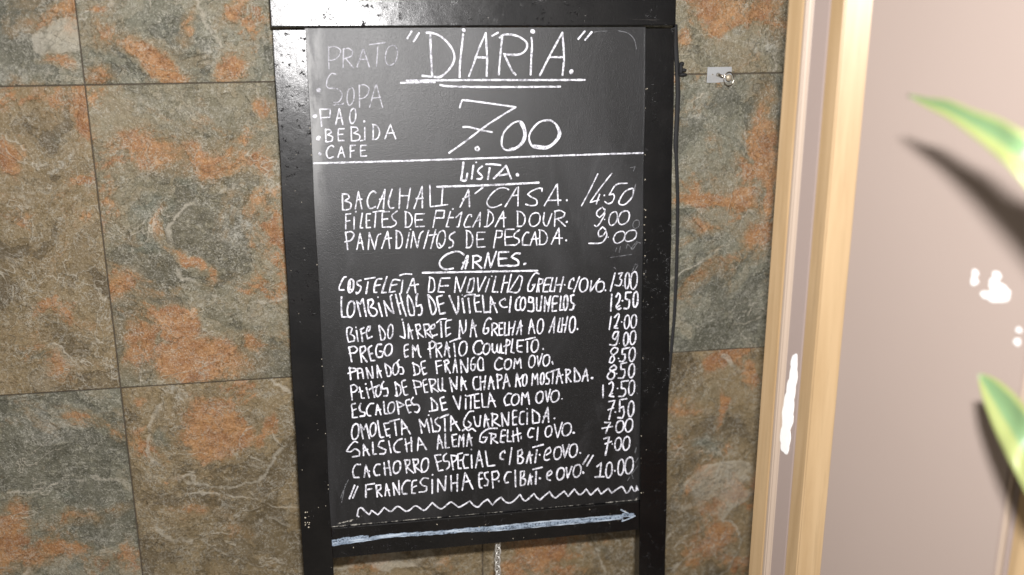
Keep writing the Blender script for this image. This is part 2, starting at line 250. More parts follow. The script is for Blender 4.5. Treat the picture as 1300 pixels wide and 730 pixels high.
WRITING = [
 ('PRATO SOPA PAO BEBIDA CAFE', 2.05,
  '-2040,-256 -2049,-542;-2044,-265 -1964,-251 -1887,-295 -1906,-368 -1972,-420 -2047,-431;-1846,-282 -1863,-527;-1853,-287 -1784,-275 -1724,-313 -1747,-376 -1845,-413;-1824,-405 -1727,-528;-1677,-517 -1586,-276 -1514,-519;-1641,-425 -1535,-417;-1500,-229 -1290,-205;-1392,-261 -1418,-509;-1194,-239 -1260,-278 -1297,-394 -1276,-486 -1220,-499 -1153,-435 -1132,-318 -1154,-253 -1202,-239;-1964,-610 -2020,-603 -2075,-671 -2090,-739 -2093,-762 -2058,-794 -1972,-795 -1903,-844 -1895,-906 -1940,-976 -2003,-981;-1766,-791 -1805,-824 -1829,-926 -1818,-1006 -1785,-1018 -1745,-961 -1731,-859 -1743,-802 -1771,-790;-1658,-759 -1666,-1051;-1661,-768 -1595,-754 -1531,-799 -1547,-874 -1602,-927 -1664,-938;-1533,-1054 -1433,-740 -1358,-1057;-1493,-934 -1379,-923;-2192,-1070 -2182,-1294;-2192,-1070 -2055,-1068 -2067,-1177 -2186,-1180;-1994,-1274 -1937,-1062 -1899,-1276;-1971,-1193 -1910,-1186;-2001,-1017 -1966,-1002 -1927,-1015 -1879,-997;-1749,-1066 -1783,-1094 -1804,-1183 -1794,-1252 -1766,-1263 -1731,-1214 -1719,-1125 -1729,-1076 -1753,-1065;-2131,-1334 -2135,-1501;-2131,-1338 -2075,-1342 -2057,-1378 -2106,-1410;-2106,-1410 -2046,-1436 -2053,-1486 -2092,-1502 -2135,-1501;-1886,-1332 -1960,-1333 -1968,-1411 -1967,-1492 -1893,-1489;-1965,-1411 -1906,-1406;-1790,-1310 -1793,-1496;-1790,-1314 -1719,-1319 -1697,-1358 -1758,-1394;-1758,-1394 -1682,-1424 -1690,-1480 -1738,-1497 -1793,-1496;-1608,-1322 -1614,-1489;-1493,-1284 -1501,-1483;-1502,-1284 -1447,-1301 -1413,-1365 -1420,-1435 -1454,-1480 -1508,-1483;-1341,-1479 -1262,-1289 -1196,-1482;-1310,-1407 -1215,-1401;-1671,-1499 -1639,-1493;-2036,-1571 -2059,-1553 -2103,-1578 -2135,-1644 -2123,-1707 -2091,-1722 -2047,-1706;-1983,-1712 -1932,-1569 -1895,-1714;-1963,-1658 -1906,-1653;-1745,-1558 -1810,-1561 -1818,-1716;-1813,-1636 -1762,-1629;-1593,-1561 -1670,-1562 -1677,-1633 -1676,-1707 -1599,-1704;-1674,-1633 -1613,-1629',
  '-2197,-816,24;-2264,-1158,23;-1612,-1242,13;-2231,-1451,26;-2222,-1661,18'),
 ('title DIARIA', 3.13,
  '-934,-61 -991,-150;-834,-84 -909,-190;-682,-79 -681,-356 -674,-642;-731,-78 -650,-85 -557,-119 -466,-193 -397,-285 -362,-382 -378,-473 -440,-564 -548,-657 -631,-663 -806,-646;-236,-103 -269,-337 -290,-509 -297,-670;-233,-47 -221,-47;74,-88 -25,-293 -94,-476 -169,-660;74,-88 86,-409 76,-657;-75,-407 80,-412;163,-123 241,-83;302,-135 268,-399 246,-641;266,-146 314,-112 410,-107 530,-136 625,-200 646,-263 612,-332 539,-372 430,-379 322,-365;322,-365 392,-515 439,-603 481,-644;708,-154 715,-252 702,-426 691,-647;1142,-87 1050,-243 945,-428 821,-660;1142,-87 1157,-267 1165,-453 1143,-658;954,-414 1147,-416;1460,-71 1368,-173;1559,-81 1467,-185;-1019,-707 -119,-711 762,-722 1461,-729;-1099,-736 -875,-733 -639,-732;-565,-772 -446,-790 -121,-803 538,-813 1108,-816',
  '-227,-47,21;726,-68,26;1269,-615,26'),
 ('price 7.00', 3.13,
  '-305,-1077 -275,-992 -232,-981 -36,-1007 482,-1086 297,-1187 49,-1338 -229,-1534 -468,-1693;-263,-1344 -180,-1346 -28,-1389 139,-1422;-72,-1617 -97,-1634 -92,-1662 -64,-1668 -48,-1648 -63,-1620;526,-1281 418,-1316 308,-1426 271,-1553 290,-1644 366,-1679 491,-1649 585,-1560 617,-1455 587,-1334 526,-1281;541,-1306 589,-1425 573,-1545 491,-1634 382,-1661;930,-1274 805,-1301 695,-1412 660,-1517 701,-1624 786,-1659 927,-1659 1053,-1571 1109,-1466 1070,-1359 992,-1290 930,-1274;1054,-1351 1085,-1450 1038,-1563 912,-1641 732,-1618',
  ''),
 ('rule under the daily menu', 2.92,
  '-2306,-1786 -1659,-1786 -908,-1785 -690,-1783 303,-1777 1321,-1768 2323,-1764',
  ''),
 ('LISTA', 3.24,
  '-271,-1831 -289,-1953 -310,-2076 -245,-2078 -219,-1985;-133,-1875 -161,-2057;-8,-1888 -56,-1925 -69,-1965 -28,-2008 -11,-2038 -35,-2064 -83,-2065;46,-1863 130,-1865 250,-1880;96,-1917 69,-2070;151,-2063 236,-1986 328,-1888 398,-2074;236,-2025 369,-2005;-645,-2155 74,-2155 792,-2142',
  '-90,-1833,10;490,-2023,21'),
 ('BACALHAU A CASA 14.50', 2.38,
  '-331,-2449 -206,-2204 -199,-2447;-292,-2337 -196,-2293;-117,-2266 -8,-2186;360,-2227 312,-2202 221,-2205 123,-2273 55,-2367 54,-2426 96,-2466 168,-2466 254,-2433;308,-2465 475,-2207;500,-2196 490,-2459;401,-2316 492,-2309;838,-2267 841,-2225 780,-2223 682,-2262 633,-2302 681,-2340 754,-2378 766,-2433 741,-2460 668,-2462 604,-2442;872,-2471 1054,-2178;1062,-2171 1073,-2470;928,-2396 1111,-2402;-1948,-2211 -1953,-2430;-1948,-2215 -1877,-2222 -1855,-2269 -1916,-2310;-1916,-2310 -1840,-2346 -1849,-2412 -1898,-2432 -1953,-2430;-1782,-2424 -1728,-2181 -1694,-2427;-1755,-2299 -1688,-2293;-1494,-2212 -1522,-2188 -1575,-2222 -1613,-2315 -1599,-2404 -1560,-2424 -1507,-2402;-1480,-2427 -1367,-2170;-1367,-2170 -1399,-2430;-1446,-2302 -1379,-2296;-1271,-2173 -1326,-2350 -1303,-2429 -1258,-2427;-1160,-2162 -1181,-2438;-1019,-2166 -1072,-2441;-1170,-2263 -1040,-2266;-975,-2445 -854,-2139 -860,-2438;-941,-2311 -847,-2307;-746,-2133 -750,-2430 -576,-2414 -508,-2408;-569,-2166 -591,-2413;1654,-2045 1515,-2316 1416,-2491;1859,-2044 1672,-2270 1542,-2448 1673,-2415;1681,-2338 1633,-2473;2085,-2190 1927,-2205 1822,-2351 1883,-2336 1901,-2380 1867,-2455 1805,-2474 1761,-2443;2157,-2268 2051,-2316 1972,-2442 1991,-2494 2070,-2488 2167,-2388 2183,-2295 2157,-2268',
  '1200,-2405,12;1752,-2353,10'),
 ('FILETES DE PESCADA DOUR. 9.00', 2.27,
  '-1846,-2489 -1913,-2493 -1923,-2695;-1917,-2591 -1864,-2582;-1801,-2535 -1811,-2699;-1689,-2487 -1727,-2688 -1693,-2689;-1579,-2498 -1632,-2500 -1639,-2593 -1640,-2691 -1586,-2687;-1637,-2593 -1594,-2587;-1541,-2477 -1393,-2460;-1505,-2494 -1527,-2688;-1319,-2478 -1413,-2479 -1422,-2583 -1421,-2692 -1327,-2689;-1419,-2583 -1344,-2577;-1210,-2474 -1284,-2531 -1264,-2592 -1228,-2624 -1244,-2668 -1312,-2696;-1094,-2486 -1101,-2701;-1104,-2485 -1046,-2505 -1009,-2575 -1017,-2650 -1052,-2699 -1109,-2701;-835,-2525 -957,-2524 -966,-2611 -962,-2702 -840,-2701;-962,-2611 -865,-2607;-668,-2486 -720,-2719;-668,-2486 -551,-2490 -568,-2591 -686,-2591;-469,-2508 -535,-2718 -497,-2720;-502,-2590 -433,-2593;-395,-2594 -310,-2521 -360,-2725 -386,-2724;-174,-2587 -174,-2564 -220,-2570 -279,-2690 -269,-2736 -192,-2731;-162,-2740 -46,-2531 -62,-2736;-114,-2650 -53,-2645;73,-2504 38,-2732;58,-2504 126,-2567 132,-2659 61,-2733 7,-2739;161,-2745 281,-2527 285,-2750;217,-2632 313,-2623;486,-2534 483,-2753;474,-2534 544,-2554 590,-2625 583,-2702 542,-2750 474,-2752;746,-2567 684,-2593 652,-2679 674,-2747 729,-2759 792,-2713 809,-2627 785,-2578 739,-2566;872,-2571 855,-2686 878,-2757 918,-2751 981,-2590;1029,-2553 1020,-2770;1021,-2557 1100,-2548 1171,-2585 1147,-2640 1036,-2669;1060,-2664 1178,-2776;1761,-2571 1726,-2522 1656,-2568 1639,-2627 1683,-2671 1753,-2605 1761,-2554;1758,-2580 1753,-2640 1683,-2757 1639,-2799 1609,-2780;1902,-2594 1852,-2621 1820,-2709 1834,-2775 1872,-2790 1929,-2743 1947,-2654 1928,-2600 1890,-2597;2069,-2586 2003,-2613 1962,-2702 1979,-2768 2029,-2784 2104,-2737 2128,-2648 2103,-2593 2053,-2589',
  '-1776,-2461,10;-435,-2471,10;1199,-2715,13;1757,-2700,8'),
 ('PANADINHOS DE PESCADA. 9.00', 2.38,
  '-1928,-2740 -1909,-2981;-1928,-2747 -1854,-2735 -1815,-2782 -1859,-2855 -1941,-2874;-1784,-2986 -1730,-2762 -1695,-2990;-1762,-2901 -1704,-2895;-1604,-2760 -1628,-2993;-1604,-2760 -1539,-2997 -1495,-2817 -1449,-2781;-1442,-2986 -1351,-2747 -1330,-2990;-1400,-2859 -1303,-2847;-1230,-2744 -1239,-2994;-1239,-2744 -1186,-2766 -1153,-2847 -1161,-2935 -1194,-2991 -1246,-2994;-1053,-2782 -1102,-2992;-1000,-2769 -1038,-2995;-1000,-2769 -947,-2999 -904,-2818 -857,-2767;-782,-2762 -857,-3010;-683,-2758 -759,-3014;-776,-2831 -678,-2819;-590,-2769 -639,-2804 -673,-2913 -663,-2994 -627,-3012 -570,-2953 -549,-2844 -566,-2778 -602,-2774;-643,-2950 -621,-2982;-416,-2799 -485,-2842 -487,-2896 -442,-2928 -451,-2997 -500,-3018;-246,-2783 -251,-3025;-255,-2782 -200,-2804 -165,-2883 -171,-2968 -205,-3022 -258,-3025;13,-2816 -97,-2816 -106,-2919 -102,-3027 10,-3025;-102,-2919 -13,-2914;180,-2799 133,-3044;180,-2799 261,-2810 244,-2894 166,-2899;432,-2791 306,-2790 298,-2901 303,-3017 429,-3016;302,-2901 403,-2896;510,-2804 439,-2856 431,-2902 493,-2935 500,-2982 445,-3019 398,-3017;642,-2848 603,-2847 555,-2922 554,-3023 664,-3028;664,-3020 736,-2837 758,-3032;680,-2946 782,-2939;803,-2816 801,-3026;791,-2815 862,-2835 909,-2904 902,-2977 861,-3024 792,-3025;971,-3025 1083,-2796 1090,-3030;1003,-2940 1130,-2946;1772,-2847 1727,-2807 1666,-2877 1675,-2947 1737,-2932 1781,-2864 1790,-2934 1755,-3002 1693,-3042 1525,-3039;2004,-2882 1936,-2905 1893,-2981 1911,-3039 1963,-3054 2040,-3013 2065,-2936 2039,-2888 1987,-2885;2174,-2871 2101,-2893 2057,-2965 2075,-3021 2130,-3034 2212,-2996 2238,-2923 2211,-2877 2156,-2874',
  '-1034,-2737,9;1189,-2982,12;1811,-2961,8'),
 ('CARNES', 3.13,
  '-294,-3123 -367,-3078 -469,-3086 -572,-3133 -640,-3218 -620,-3292 -548,-3325 -453,-3315;-328,-3328 -243,-3140 -236,-3162 -277,-3323;-312,-3240 -238,-3236;-160,-3149 -169,-3323;-166,-3152 -105,-3146 -51,-3175 -70,-3219 -155,-3243;-137,-3238 -48,-3329;-4,-3328 52,-3108 85,-3325 171,-3101;349,-3113 208,-3111 199,-3207 205,-3308 346,-3308;204,-3207 316,-3204;513,-3143 445,-3140 385,-3189 481,-3246 488,-3306 428,-3318 336,-3314;571,-3302 593,-3290;-884,-3358 -79,-3380 765,-3404',
  '581,-3295,14'),
 ('COSTELETA DE NOVILHO GRELH. C/OVO. 13.00', 2.70,
  '-1948,-3366 -1985,-3380 -2047,-3500 -2049,-3548 -1987,-3548;-1877,-3401 -1909,-3428 -1928,-3511 -1919,-3578 -1893,-3588 -1859,-3543 -1848,-3459 -1858,-3412 -1881,-3401;-1894,-3443 -1909,-3550 -1878,-3546;-1748,-3424 -1795,-3438 -1797,-3480 -1751,-3515 -1770,-3578 -1813,-3614 -1817,-3592;-1690,-3410 -1553,-3393;-1650,-3455 -1682,-3615;-1460,-3416 -1523,-3424 -1563,-3513 -1572,-3604 -1535,-3606;-1547,-3509 -1484,-3501;-1385,-3393 -1432,-3520 -1467,-3617 -1404,-3613;-1208,-3450 -1281,-3435 -1320,-3471 -1362,-3615 -1282,-3605;-1337,-3519 -1252,-3505;-1206,-3380 -1131,-3362 -1041,-3371;-1166,-3452 -1193,-3629;-1113,-3633 -1028,-3442 -1012,-3448 -991,-3639;-1052,-3533 -950,-3519;-783,-3426 -812,-3640 -749,-3638 -719,-3575 -733,-3458 -789,-3426;-503,-3451 -629,-3449 -674,-3641 -588,-3649;-638,-3561 -528,-3559;-438,-3659 -410,-3438 -357,-3663 -271,-3445;-214,-3483 -156,-3468 -157,-3532 -189,-3660 -265,-3668 -214,-3483;-104,-3470 -96,-3670 13,-3458;65,-3490 3,-3675;159,-3459 103,-3680 179,-3687;288,-3454 232,-3693;383,-3440 320,-3697;263,-3559 328,-3556;344,-3692 500,-3458 541,-3507 480,-3699 344,-3692;784,-3449 731,-3439 663,-3526 624,-3629 623,-3697 676,-3692 730,-3597 692,-3610;791,-3517 752,-3711;791,-3524 844,-3534 829,-3594 775,-3606 785,-3713;958,-3517 882,-3536 843,-3716 911,-3719;866,-3619 935,-3614;988,-3519 942,-3713 995,-3716;1049,-3521 1010,-3721;1148,-3516 1094,-3728;1041,-3627 1118,-3623;1301,-3571 1301,-3533 1248,-3576 1221,-3682 1270,-3692;1386,-3522 1301,-3739;1459,-3549 1410,-3576 1386,-3664 1404,-3734 1447,-3746 1497,-3699 1509,-3610 1490,-3560 1453,-3548;1563,-3592 1548,-3748 1686,-3567;1707,-3606 1657,-3627 1633,-3694 1651,-3749 1695,-3759 1744,-3723 1756,-3654 1738,-3615 1700,-3606;1918,-3494 1850,-3754;1973,-3504 2035,-3492 1989,-3574 2021,-3606 1990,-3681 1920,-3670;2109,-3495 2081,-3530 2068,-3636 2079,-3720 2104,-3733 2131,-3675 2137,-3568 2126,-3508 2105,-3495;2213,-3485 2173,-3522 2154,-3638 2170,-3731 2206,-3746 2246,-3682 2255,-3565 2239,-3499 2208,-3485',
  '101,-3453,9;1166,-3630,10;1774,-3741,11;2041,-3684,8'),
 ('LOMBINHOS DE VITELA C/COGUMELOS. 12.50', 2.92,
  '-2023,-3646 -2033,-3769 -2030,-3932 -1921,-3938;-1887,-3712 -1929,-3744 -1953,-3845 -1942,-3925 -1907,-3938 -1864,-3884 -1849,-3782 -1862,-3725 -1892,-3712;-1817,-3716 -1774,-3935;-1817,-3716 -1772,-3762 -1732,-3688;-1732,-3688 -1695,-3939;-1660,-3713 -1660,-3854 -1627,-3932;-1660,-3713 -1607,-3700 -1588,-3750 -1632,-3812;-1632,-3812 -1560,-3843 -1541,-3904 -1585,-3945 -1627,-3932;-1515,-3764 -1474,-3951;-1440,-3736 -1406,-3950;-1440,-3736 -1360,-3870 -1309,-3917;-1309,-3917 -1335,-3763 -1348,-3675 -1326,-3655;-1273,-3652 -1214,-3933;-1214,-3639 -1178,-3815 -1135,-3964;-1241,-3789 -1181,-3760;-1099,-3666 -1111,-3731 -1100,-3884 -1076,-3957 -1023,-3960 -1020,-3867 -1058,-3734 -1099,-3666;-965,-3657 -983,-3716 -987,-3836 -922,-3817 -908,-3894 -926,-3959 -959,-3963;-819,-3681 -775,-3947 -735,-3955 -710,-3892 -741,-3773 -813,-3681;-618,-3697 -694,-3716 -684,-3799 -654,-3965 -579,-3952;-668,-3829 -598,-3809;-515,-3708 -417,-3978 -392,-3909 -388,-3726;-331,-3759 -306,-3961;-301,-3728 -242,-3704 -143,-3707;-243,-3757 -225,-3971;-85,-3724 -155,-3732 -157,-3827 -137,-3958 -66,-3962;-152,-3833 -93,-3818;-38,-3726 -20,-3976 69,-3969;68,-3981 78,-3744 168,-3986;76,-3868 141,-3848;289,-3808 283,-3784 218,-3822 211,-3870 258,-3914 317,-3911;372,-3765 349,-3990;502,-3774 456,-3817 439,-3938 477,-3970 522,-3957;554,-3785 524,-3811 508,-3896 518,-3963 545,-3974 575,-3928 584,-3843 573,-3795 551,-3784;690,-3799 638,-3781 629,-3857 682,-3867 698,-3799 704,-3967 673,-3999 620,-3986;751,-3802 749,-3992 803,-3995 827,-3776;873,-3801 864,-4006;873,-3808 910,-3917 956,-3790;956,-3790 917,-4009;1063,-3795 995,-3807 978,-4012 1039,-4008;994,-3906 1048,-3894;1109,-3798 1093,-4003 1132,-3998;1184,-3786 1160,-3818 1147,-3917 1156,-3995 1178,-4008 1202,-3953 1209,-3854 1200,-3798 1181,-3786;1301,-3785 1255,-3798 1262,-3890 1301,-3922 1285,-3998 1239,-4003;1871,-3806 1857,-4052;1937,-3848 1967,-3788 1999,-3835 1976,-3927 1938,-3987 1969,-4035 2008,-4021;1941,-4010 1992,-3982;2163,-3790 2085,-3790 2078,-3886 2141,-3904 2134,-3997 2110,-4034 2060,-4027;2239,-3786 2210,-3819 2196,-3923 2208,-4005 2234,-4018 2263,-3961 2269,-3857 2257,-3798 2235,-3786',
  '-1520,-3675,9;-329,-3706,8;1324,-3939,7;2034,-3911,11'),
 ('BIFE DO JARRETE NA GRELHA AO ALHO. 12.00', 2.70,
  '-1969,-4100 -1973,-4199 -1954,-4300 -1875,-4286 -1873,-4224 -1925,-4184;-1969,-4100 -1932,-4083 -1897,-4104 -1925,-4184;-1839,-4139 -1822,-4296;-1778,-4123 -1761,-4299;-1784,-4129 -1735,-4101;-1773,-4192 -1714,-4171;-1671,-4154 -1652,-4131 -1644,-4087 -1681,-4104 -1702,-4178 -1688,-4266 -1626,-4238;-1524,-4088 -1501,-4296 -1452,-4280 -1443,-4193 -1517,-4082;-1355,-4079 -1385,-4108 -1403,-4199 -1395,-4271 -1370,-4282 -1339,-4233 -1328,-4141 -1337,-4090 -1359,-4078;-1183,-4057 -1163,-4209 -1166,-4291 -1230,-4255;-1111,-4288 -1110,-4080 -1056,-4303;-1108,-4199 -1052,-4177;-1007,-4105 -976,-4302;-1007,-4105 -952,-4095 -941,-4159 -992,-4206 -902,-4287;-891,-4111 -865,-4289;-891,-4105 -823,-4102 -813,-4166 -875,-4207 -773,-4307;-794,-4180 -738,-4158 -737,-4107 -781,-4130 -802,-4217 -767,-4282 -704,-4261;-706,-4089 -643,-4042 -568,-4040;-646,-4080 -640,-4302;-495,-4057 -569,-4078 -579,-4197 -575,-4299 -512,-4258;-572,-4179 -522,-4169;-371,-4076 -389,-4323;-371,-4083 -332,-4269 -293,-4214 -284,-4075;-227,-4320 -190,-4067 -139,-4325;-218,-4212 -142,-4159;79,-4082 54,-4055 -3,-4116 -37,-4254 -13,-4294 31,-4271 39,-4207 7,-4212;94,-4146 87,-4319;90,-4149 131,-4142 168,-4171 155,-4215 97,-4239;109,-4234 169,-4324;248,-4142 197,-4143 193,-4232 194,-4325 245,-4322;194,-4232 235,-4227;279,-4144 270,-4329 315,-4326;343,-4135 334,-4327;431,-4134 385,-4330;341,-4231 411,-4222;448,-4327 514,-4119 516,-4331;462,-4238 532,-4203;627,-4324 667,-4108 716,-4323;634,-4235 698,-4213;810,-4117 773,-4148 754,-4244 767,-4321 799,-4334 836,-4282 846,-4184 833,-4129 805,-4117;929,-4327 1017,-4094 999,-4331;953,-4244 1009,-4234;1094,-4126 1058,-4321 1093,-4330;1136,-4121 1114,-4331;1206,-4104 1163,-4334;1121,-4226 1185,-4222;1287,-4109 1252,-4142 1234,-4247 1247,-4331 1278,-4345 1314,-4287 1323,-4181 1310,-4122 1283,-4108;1864,-4140 1837,-4330;1915,-4157 1971,-4097 1986,-4133 1951,-4244 1908,-4313 1966,-4323;1916,-4292 1951,-4280;2112,-4133 2081,-4162 2066,-4254 2078,-4326 2106,-4338 2137,-4288 2144,-4196 2132,-4144 2108,-4132;2217,-4131 2183,-4159 2166,-4248 2180,-4318 2210,-4330 2244,-4282 2252,-4193 2239,-4142 2213,-4131',
  '-1843,-4092,9;-1193,-4016,11;1354,-4298,12;2025,-4230,9'),
 ('PREGO EM PRATO COMPLETO. 9.00', 2.81,
  '-1951,-4370 -1924,-4585;-1957,-4382 -1884,-4361 -1832,-4408 -1870,-4456 -1949,-4464;-1801,-4385 -1786,-4600;-1801,-4385 -1734,-4370 -1724,-4427 -1787,-4486 -1713,-4598;-1637,-4370 -1681,-4405 -1673,-4493 -1652,-4589 -1603,-4586;-1679,-4493 -1630,-4483;-1498,-4359 -1552,-4362 -1580,-4449 -1559,-4538 -1498,-4542 -1477,-4468 -1526,-4458;-1391,-4359 -1435,-4382 -1459,-4457 -1445,-4518 -1408,-4529 -1363,-4489 -1350,-4413 -1364,-4369 -1396,-4359;-1120,-4382 -1170,-4398 -1179,-4499 -1169,-4569 -1126,-4553;-1172,-4467 -1129,-4457;-1059,-4570 -1059,-4398 -1019,-4483 -986,-4396 -971,-4537 -948,-4577;-806,-4598 -819,-4375;-819,-4394 -781,-4351 -738,-4386 -759,-4448 -840,-4469;-726,-4392 -719,-4590;-726,-4398 -652,-4390 -647,-4435 -704,-4482 -645,-4595;-607,-4578 -571,-4376 -533,-4602;-592,-4489 -536,-4467;-521,-4379 -452,-4355 -371,-4334;-466,-4408 -452,-4600;-324,-4384 -371,-4413 -396,-4506 -380,-4581 -340,-4594 -293,-4544 -280,-4450 -296,-4396 -330,-4384;-53,-4432 -71,-4386 -141,-4401 -186,-4476 -169,-4566 -107,-4590 -43,-4548;15,-4436 -24,-4458 -45,-4529 -32,-4586 2,-4596 42,-4558 53,-4487 39,-4446 10,-4436;91,-4447 90,-4544 121,-4584 153,-4548 161,-4451 165,-4561 197,-4589 218,-4448 222,-4578 254,-4592;301,-4402 285,-4607;301,-4395 345,-4417 338,-4469 262,-4496;390,-4394 362,-4586 406,-4599;549,-4417 460,-4418 458,-4566 521,-4596;465,-4508 523,-4499;581,-4412 722,-4388;606,-4446 605,-4601;728,-4421 686,-4447 665,-4530 680,-4596 716,-4608 759,-4564 770,-4480 755,-4432 723,-4421;1967,-4416 1981,-4374 1923,-4378 1888,-4454 1924,-4492 1981,-4417 1953,-4544 1917,-4577 1846,-4563;2099,-4395 2070,-4423 2057,-4513 2068,-4583 2093,-4595 2122,-4547 2128,-4457 2117,-4406 2095,-4395;2207,-4373 2171,-4402 2154,-4494 2169,-4568 2200,-4580 2235,-4530 2243,-4437 2229,-4384 2202,-4372',
  '839,-4569,12;1992,-4553,5'),
 ('PANADOS DE FRANGO COM OVO. 8.50', 2.70,
  '-1958,-4667 -1948,-4845;-1964,-4673 -1880,-4691 -1870,-4723 -1980,-4754;-1850,-4693 -1844,-4839;-1850,-4693 -1790,-4703 -1771,-4838;-1845,-4763 -1780,-4748;-1723,-4689 -1705,-4842;-1723,-4689 -1644,-4840;-1643,-4675 -1632,-4841;-1571,-4838 -1570,-4654 -1516,-4842;-1567,-4756 -1518,-4746;-1460,-4648 -1430,-4835 -1386,-4819 -1383,-4717 -1459,-4642;-1298,-4640 -1333,-4664 -1353,-4743 -1342,-4806 -1313,-4817 -1277,-4775 -1266,-4695 -1277,-4650 -1302,-4639;-1256,-4598 -1282,-4634 -1272,-4699 -1217,-4715 -1200,-4767 -1208,-4811 -1245,-4809;-1061,-4655 -1036,-4835;-1068,-4661 -977,-4718 -974,-4814 -1055,-4841;-888,-4640 -944,-4662 -935,-4759 -913,-4843 -869,-4821;-935,-4752 -891,-4736;-734,-4655 -720,-4835;-734,-4655 -659,-4647;-730,-4738 -654,-4717;-609,-4656 -595,-4818;-616,-4662 -565,-4640 -548,-4686 -586,-4722 -533,-4841;-489,-4837 -453,-4634 -429,-4841;-481,-4754 -436,-4738;-378,-4658 -370,-4845;-378,-4658 -288,-4844;-271,-4639 -278,-4838;-177,-4632 -215,-4662 -230,-4777 -206,-4830 -174,-4806 -160,-4736 -198,-4734;-89,-4637 -128,-4706 -117,-4816 -67,-4833 -42,-4828;-89,-4637 -51,-4672 -48,-4827;233,-4683 183,-4661 125,-4735 130,-4813 180,-4840 231,-4819;326,-4689 285,-4709 264,-4776 278,-4831 314,-4840 355,-4805 366,-4737 352,-4698 321,-4689;404,-4831 418,-4688 455,-4769 495,-4680 510,-4831;681,-4653 643,-4678 623,-4759 636,-4823 670,-4835 708,-4791 718,-4710 704,-4664 676,-4653;752,-4671 769,-4823 827,-4641;896,-4659 857,-4682 837,-4756 851,-4816 886,-4827 925,-4787 935,-4712 921,-4669 892,-4659;973,-4772 984,-4803;1968,-4630 1911,-4613 1861,-4667 1890,-4726 1919,-4785 1883,-4841 1840,-4831 1868,-4754 1954,-4687 1968,-4630;2148,-4627 2040,-4642 2034,-4721 2084,-4724 2078,-4795 2042,-4836 1999,-4826;2198,-4630 2160,-4659 2142,-4752 2157,-4826 2190,-4839 2228,-4789 2236,-4695 2221,-4642 2193,-4630',
  '979,-4788,9;1981,-4782,9'),
 ('PEITOS DE PERU NA CHAPA AO MOSTARDA. 8.50', 2.81,
  '-1951,-4934 -1942,-5145;-1952,-4940 -1902,-4924 -1862,-4978 -1895,-5027 -1950,-5036;-1832,-4968 -1816,-5045 -1808,-5129 -1771,-5132;-1840,-5037 -1791,-5028;-1735,-4981 -1704,-5136;-1664,-4896 -1625,-5129;-1693,-5009 -1600,-4971;-1556,-4954 -1586,-4977 -1603,-5051 -1595,-5110 -1569,-5120 -1538,-5080 -1528,-5006 -1538,-4964 -1559,-4954;-1488,-4908 -1514,-4951 -1504,-5015 -1442,-5007 -1432,-5072 -1447,-5122 -1489,-5119;-1323,-4925 -1305,-5132;-1329,-4931 -1257,-4994 -1248,-5084 -1287,-5133 -1330,-5124;-1180,-4903 -1231,-4931 -1216,-5035 -1194,-5120 -1151,-5123;-1215,-5016 -1165,-5000;-1064,-4917 -1027,-5126;-1070,-4917 -966,-4949 -955,-5014 -1055,-5027;-884,-4910 -928,-4939 -918,-5017 -902,-5108 -864,-5105;-918,-5004 -867,-4988;-834,-4926 -802,-5109;-840,-4919 -760,-4924 -749,-4977 -813,-5031 -715,-5108;-710,-4920 -707,-5056 -677,-5103 -652,-5085 -647,-4911;-652,-5085 -608,-5108;-541,-4918 -508,-5121;-541,-4918 -451,-5086;-434,-4906 -447,-5086;-376,-5111 -371,-4903 -300,-5103;-374,-5026 -310,-4979;-138,-4925 -183,-4935 -203,-5012 -180,-5105 -130,-5115 -98,-5097;-94,-4922 -92,-5124;-18,-4920 -41,-5121;-96,-5019 -19,-4992;23,-5118 58,-4932 105,-5124;31,-5034 95,-5006;154,-4905 163,-5115;147,-4912 211,-4922 216,-4975 158,-5010;240,-5127 287,-4908 336,-5101;247,-5042 318,-5014;426,-5113 447,-4912 496,-5111;433,-5015 498,-4993 537,-4944;569,-4933 543,-4958 529,-5036 538,-5099 561,-5109 587,-5067 594,-4987 585,-4943 566,-4933;667,-5107 682,-4928 715,-5020 750,-4932 758,-5099;830,-4931 808,-4955 797,-5032 805,-5093 824,-5103 846,-5061 852,-4984 844,-4940 828,-4930;927,-4923 886,-4948 893,-5011 927,-5034 919,-5096 878,-5100;941,-4924 1078,-4885;989,-4934 974,-5100;1036,-5104 1071,-4898 1125,-5103;1043,-5007 1132,-4978;1181,-4898 1187,-5100;1174,-4905 1235,-4909 1242,-4951 1187,-4996 1256,-5091;1311,-4886 1311,-5094 1380,-5085 1394,-5023 1311,-4886;1426,-5095 1484,-4904 1514,-5094;1442,-5019 1511,-5010;1949,-4920 1914,-4876 1852,-4928 1873,-4971 1922,-5002 1908,-5078 1846,-5095 1810,-5051 1852,-4984 1936,-4947 1949,-4920;2103,-4853 2019,-4868 2020,-4952 2076,-4956 2080,-5026 2049,-5088 1979,-5083;2193,-4880 2157,-4909 2139,-5002 2154,-5077 2186,-5090 2222,-5039 2230,-4945 2216,-4892 2188,-4879',
  '-1742,-4925,11;1578,-5059,17;1954,-5015,9'),
 ('ESCALOPES DE VITELA COM OVO. 12.50', 2.81,
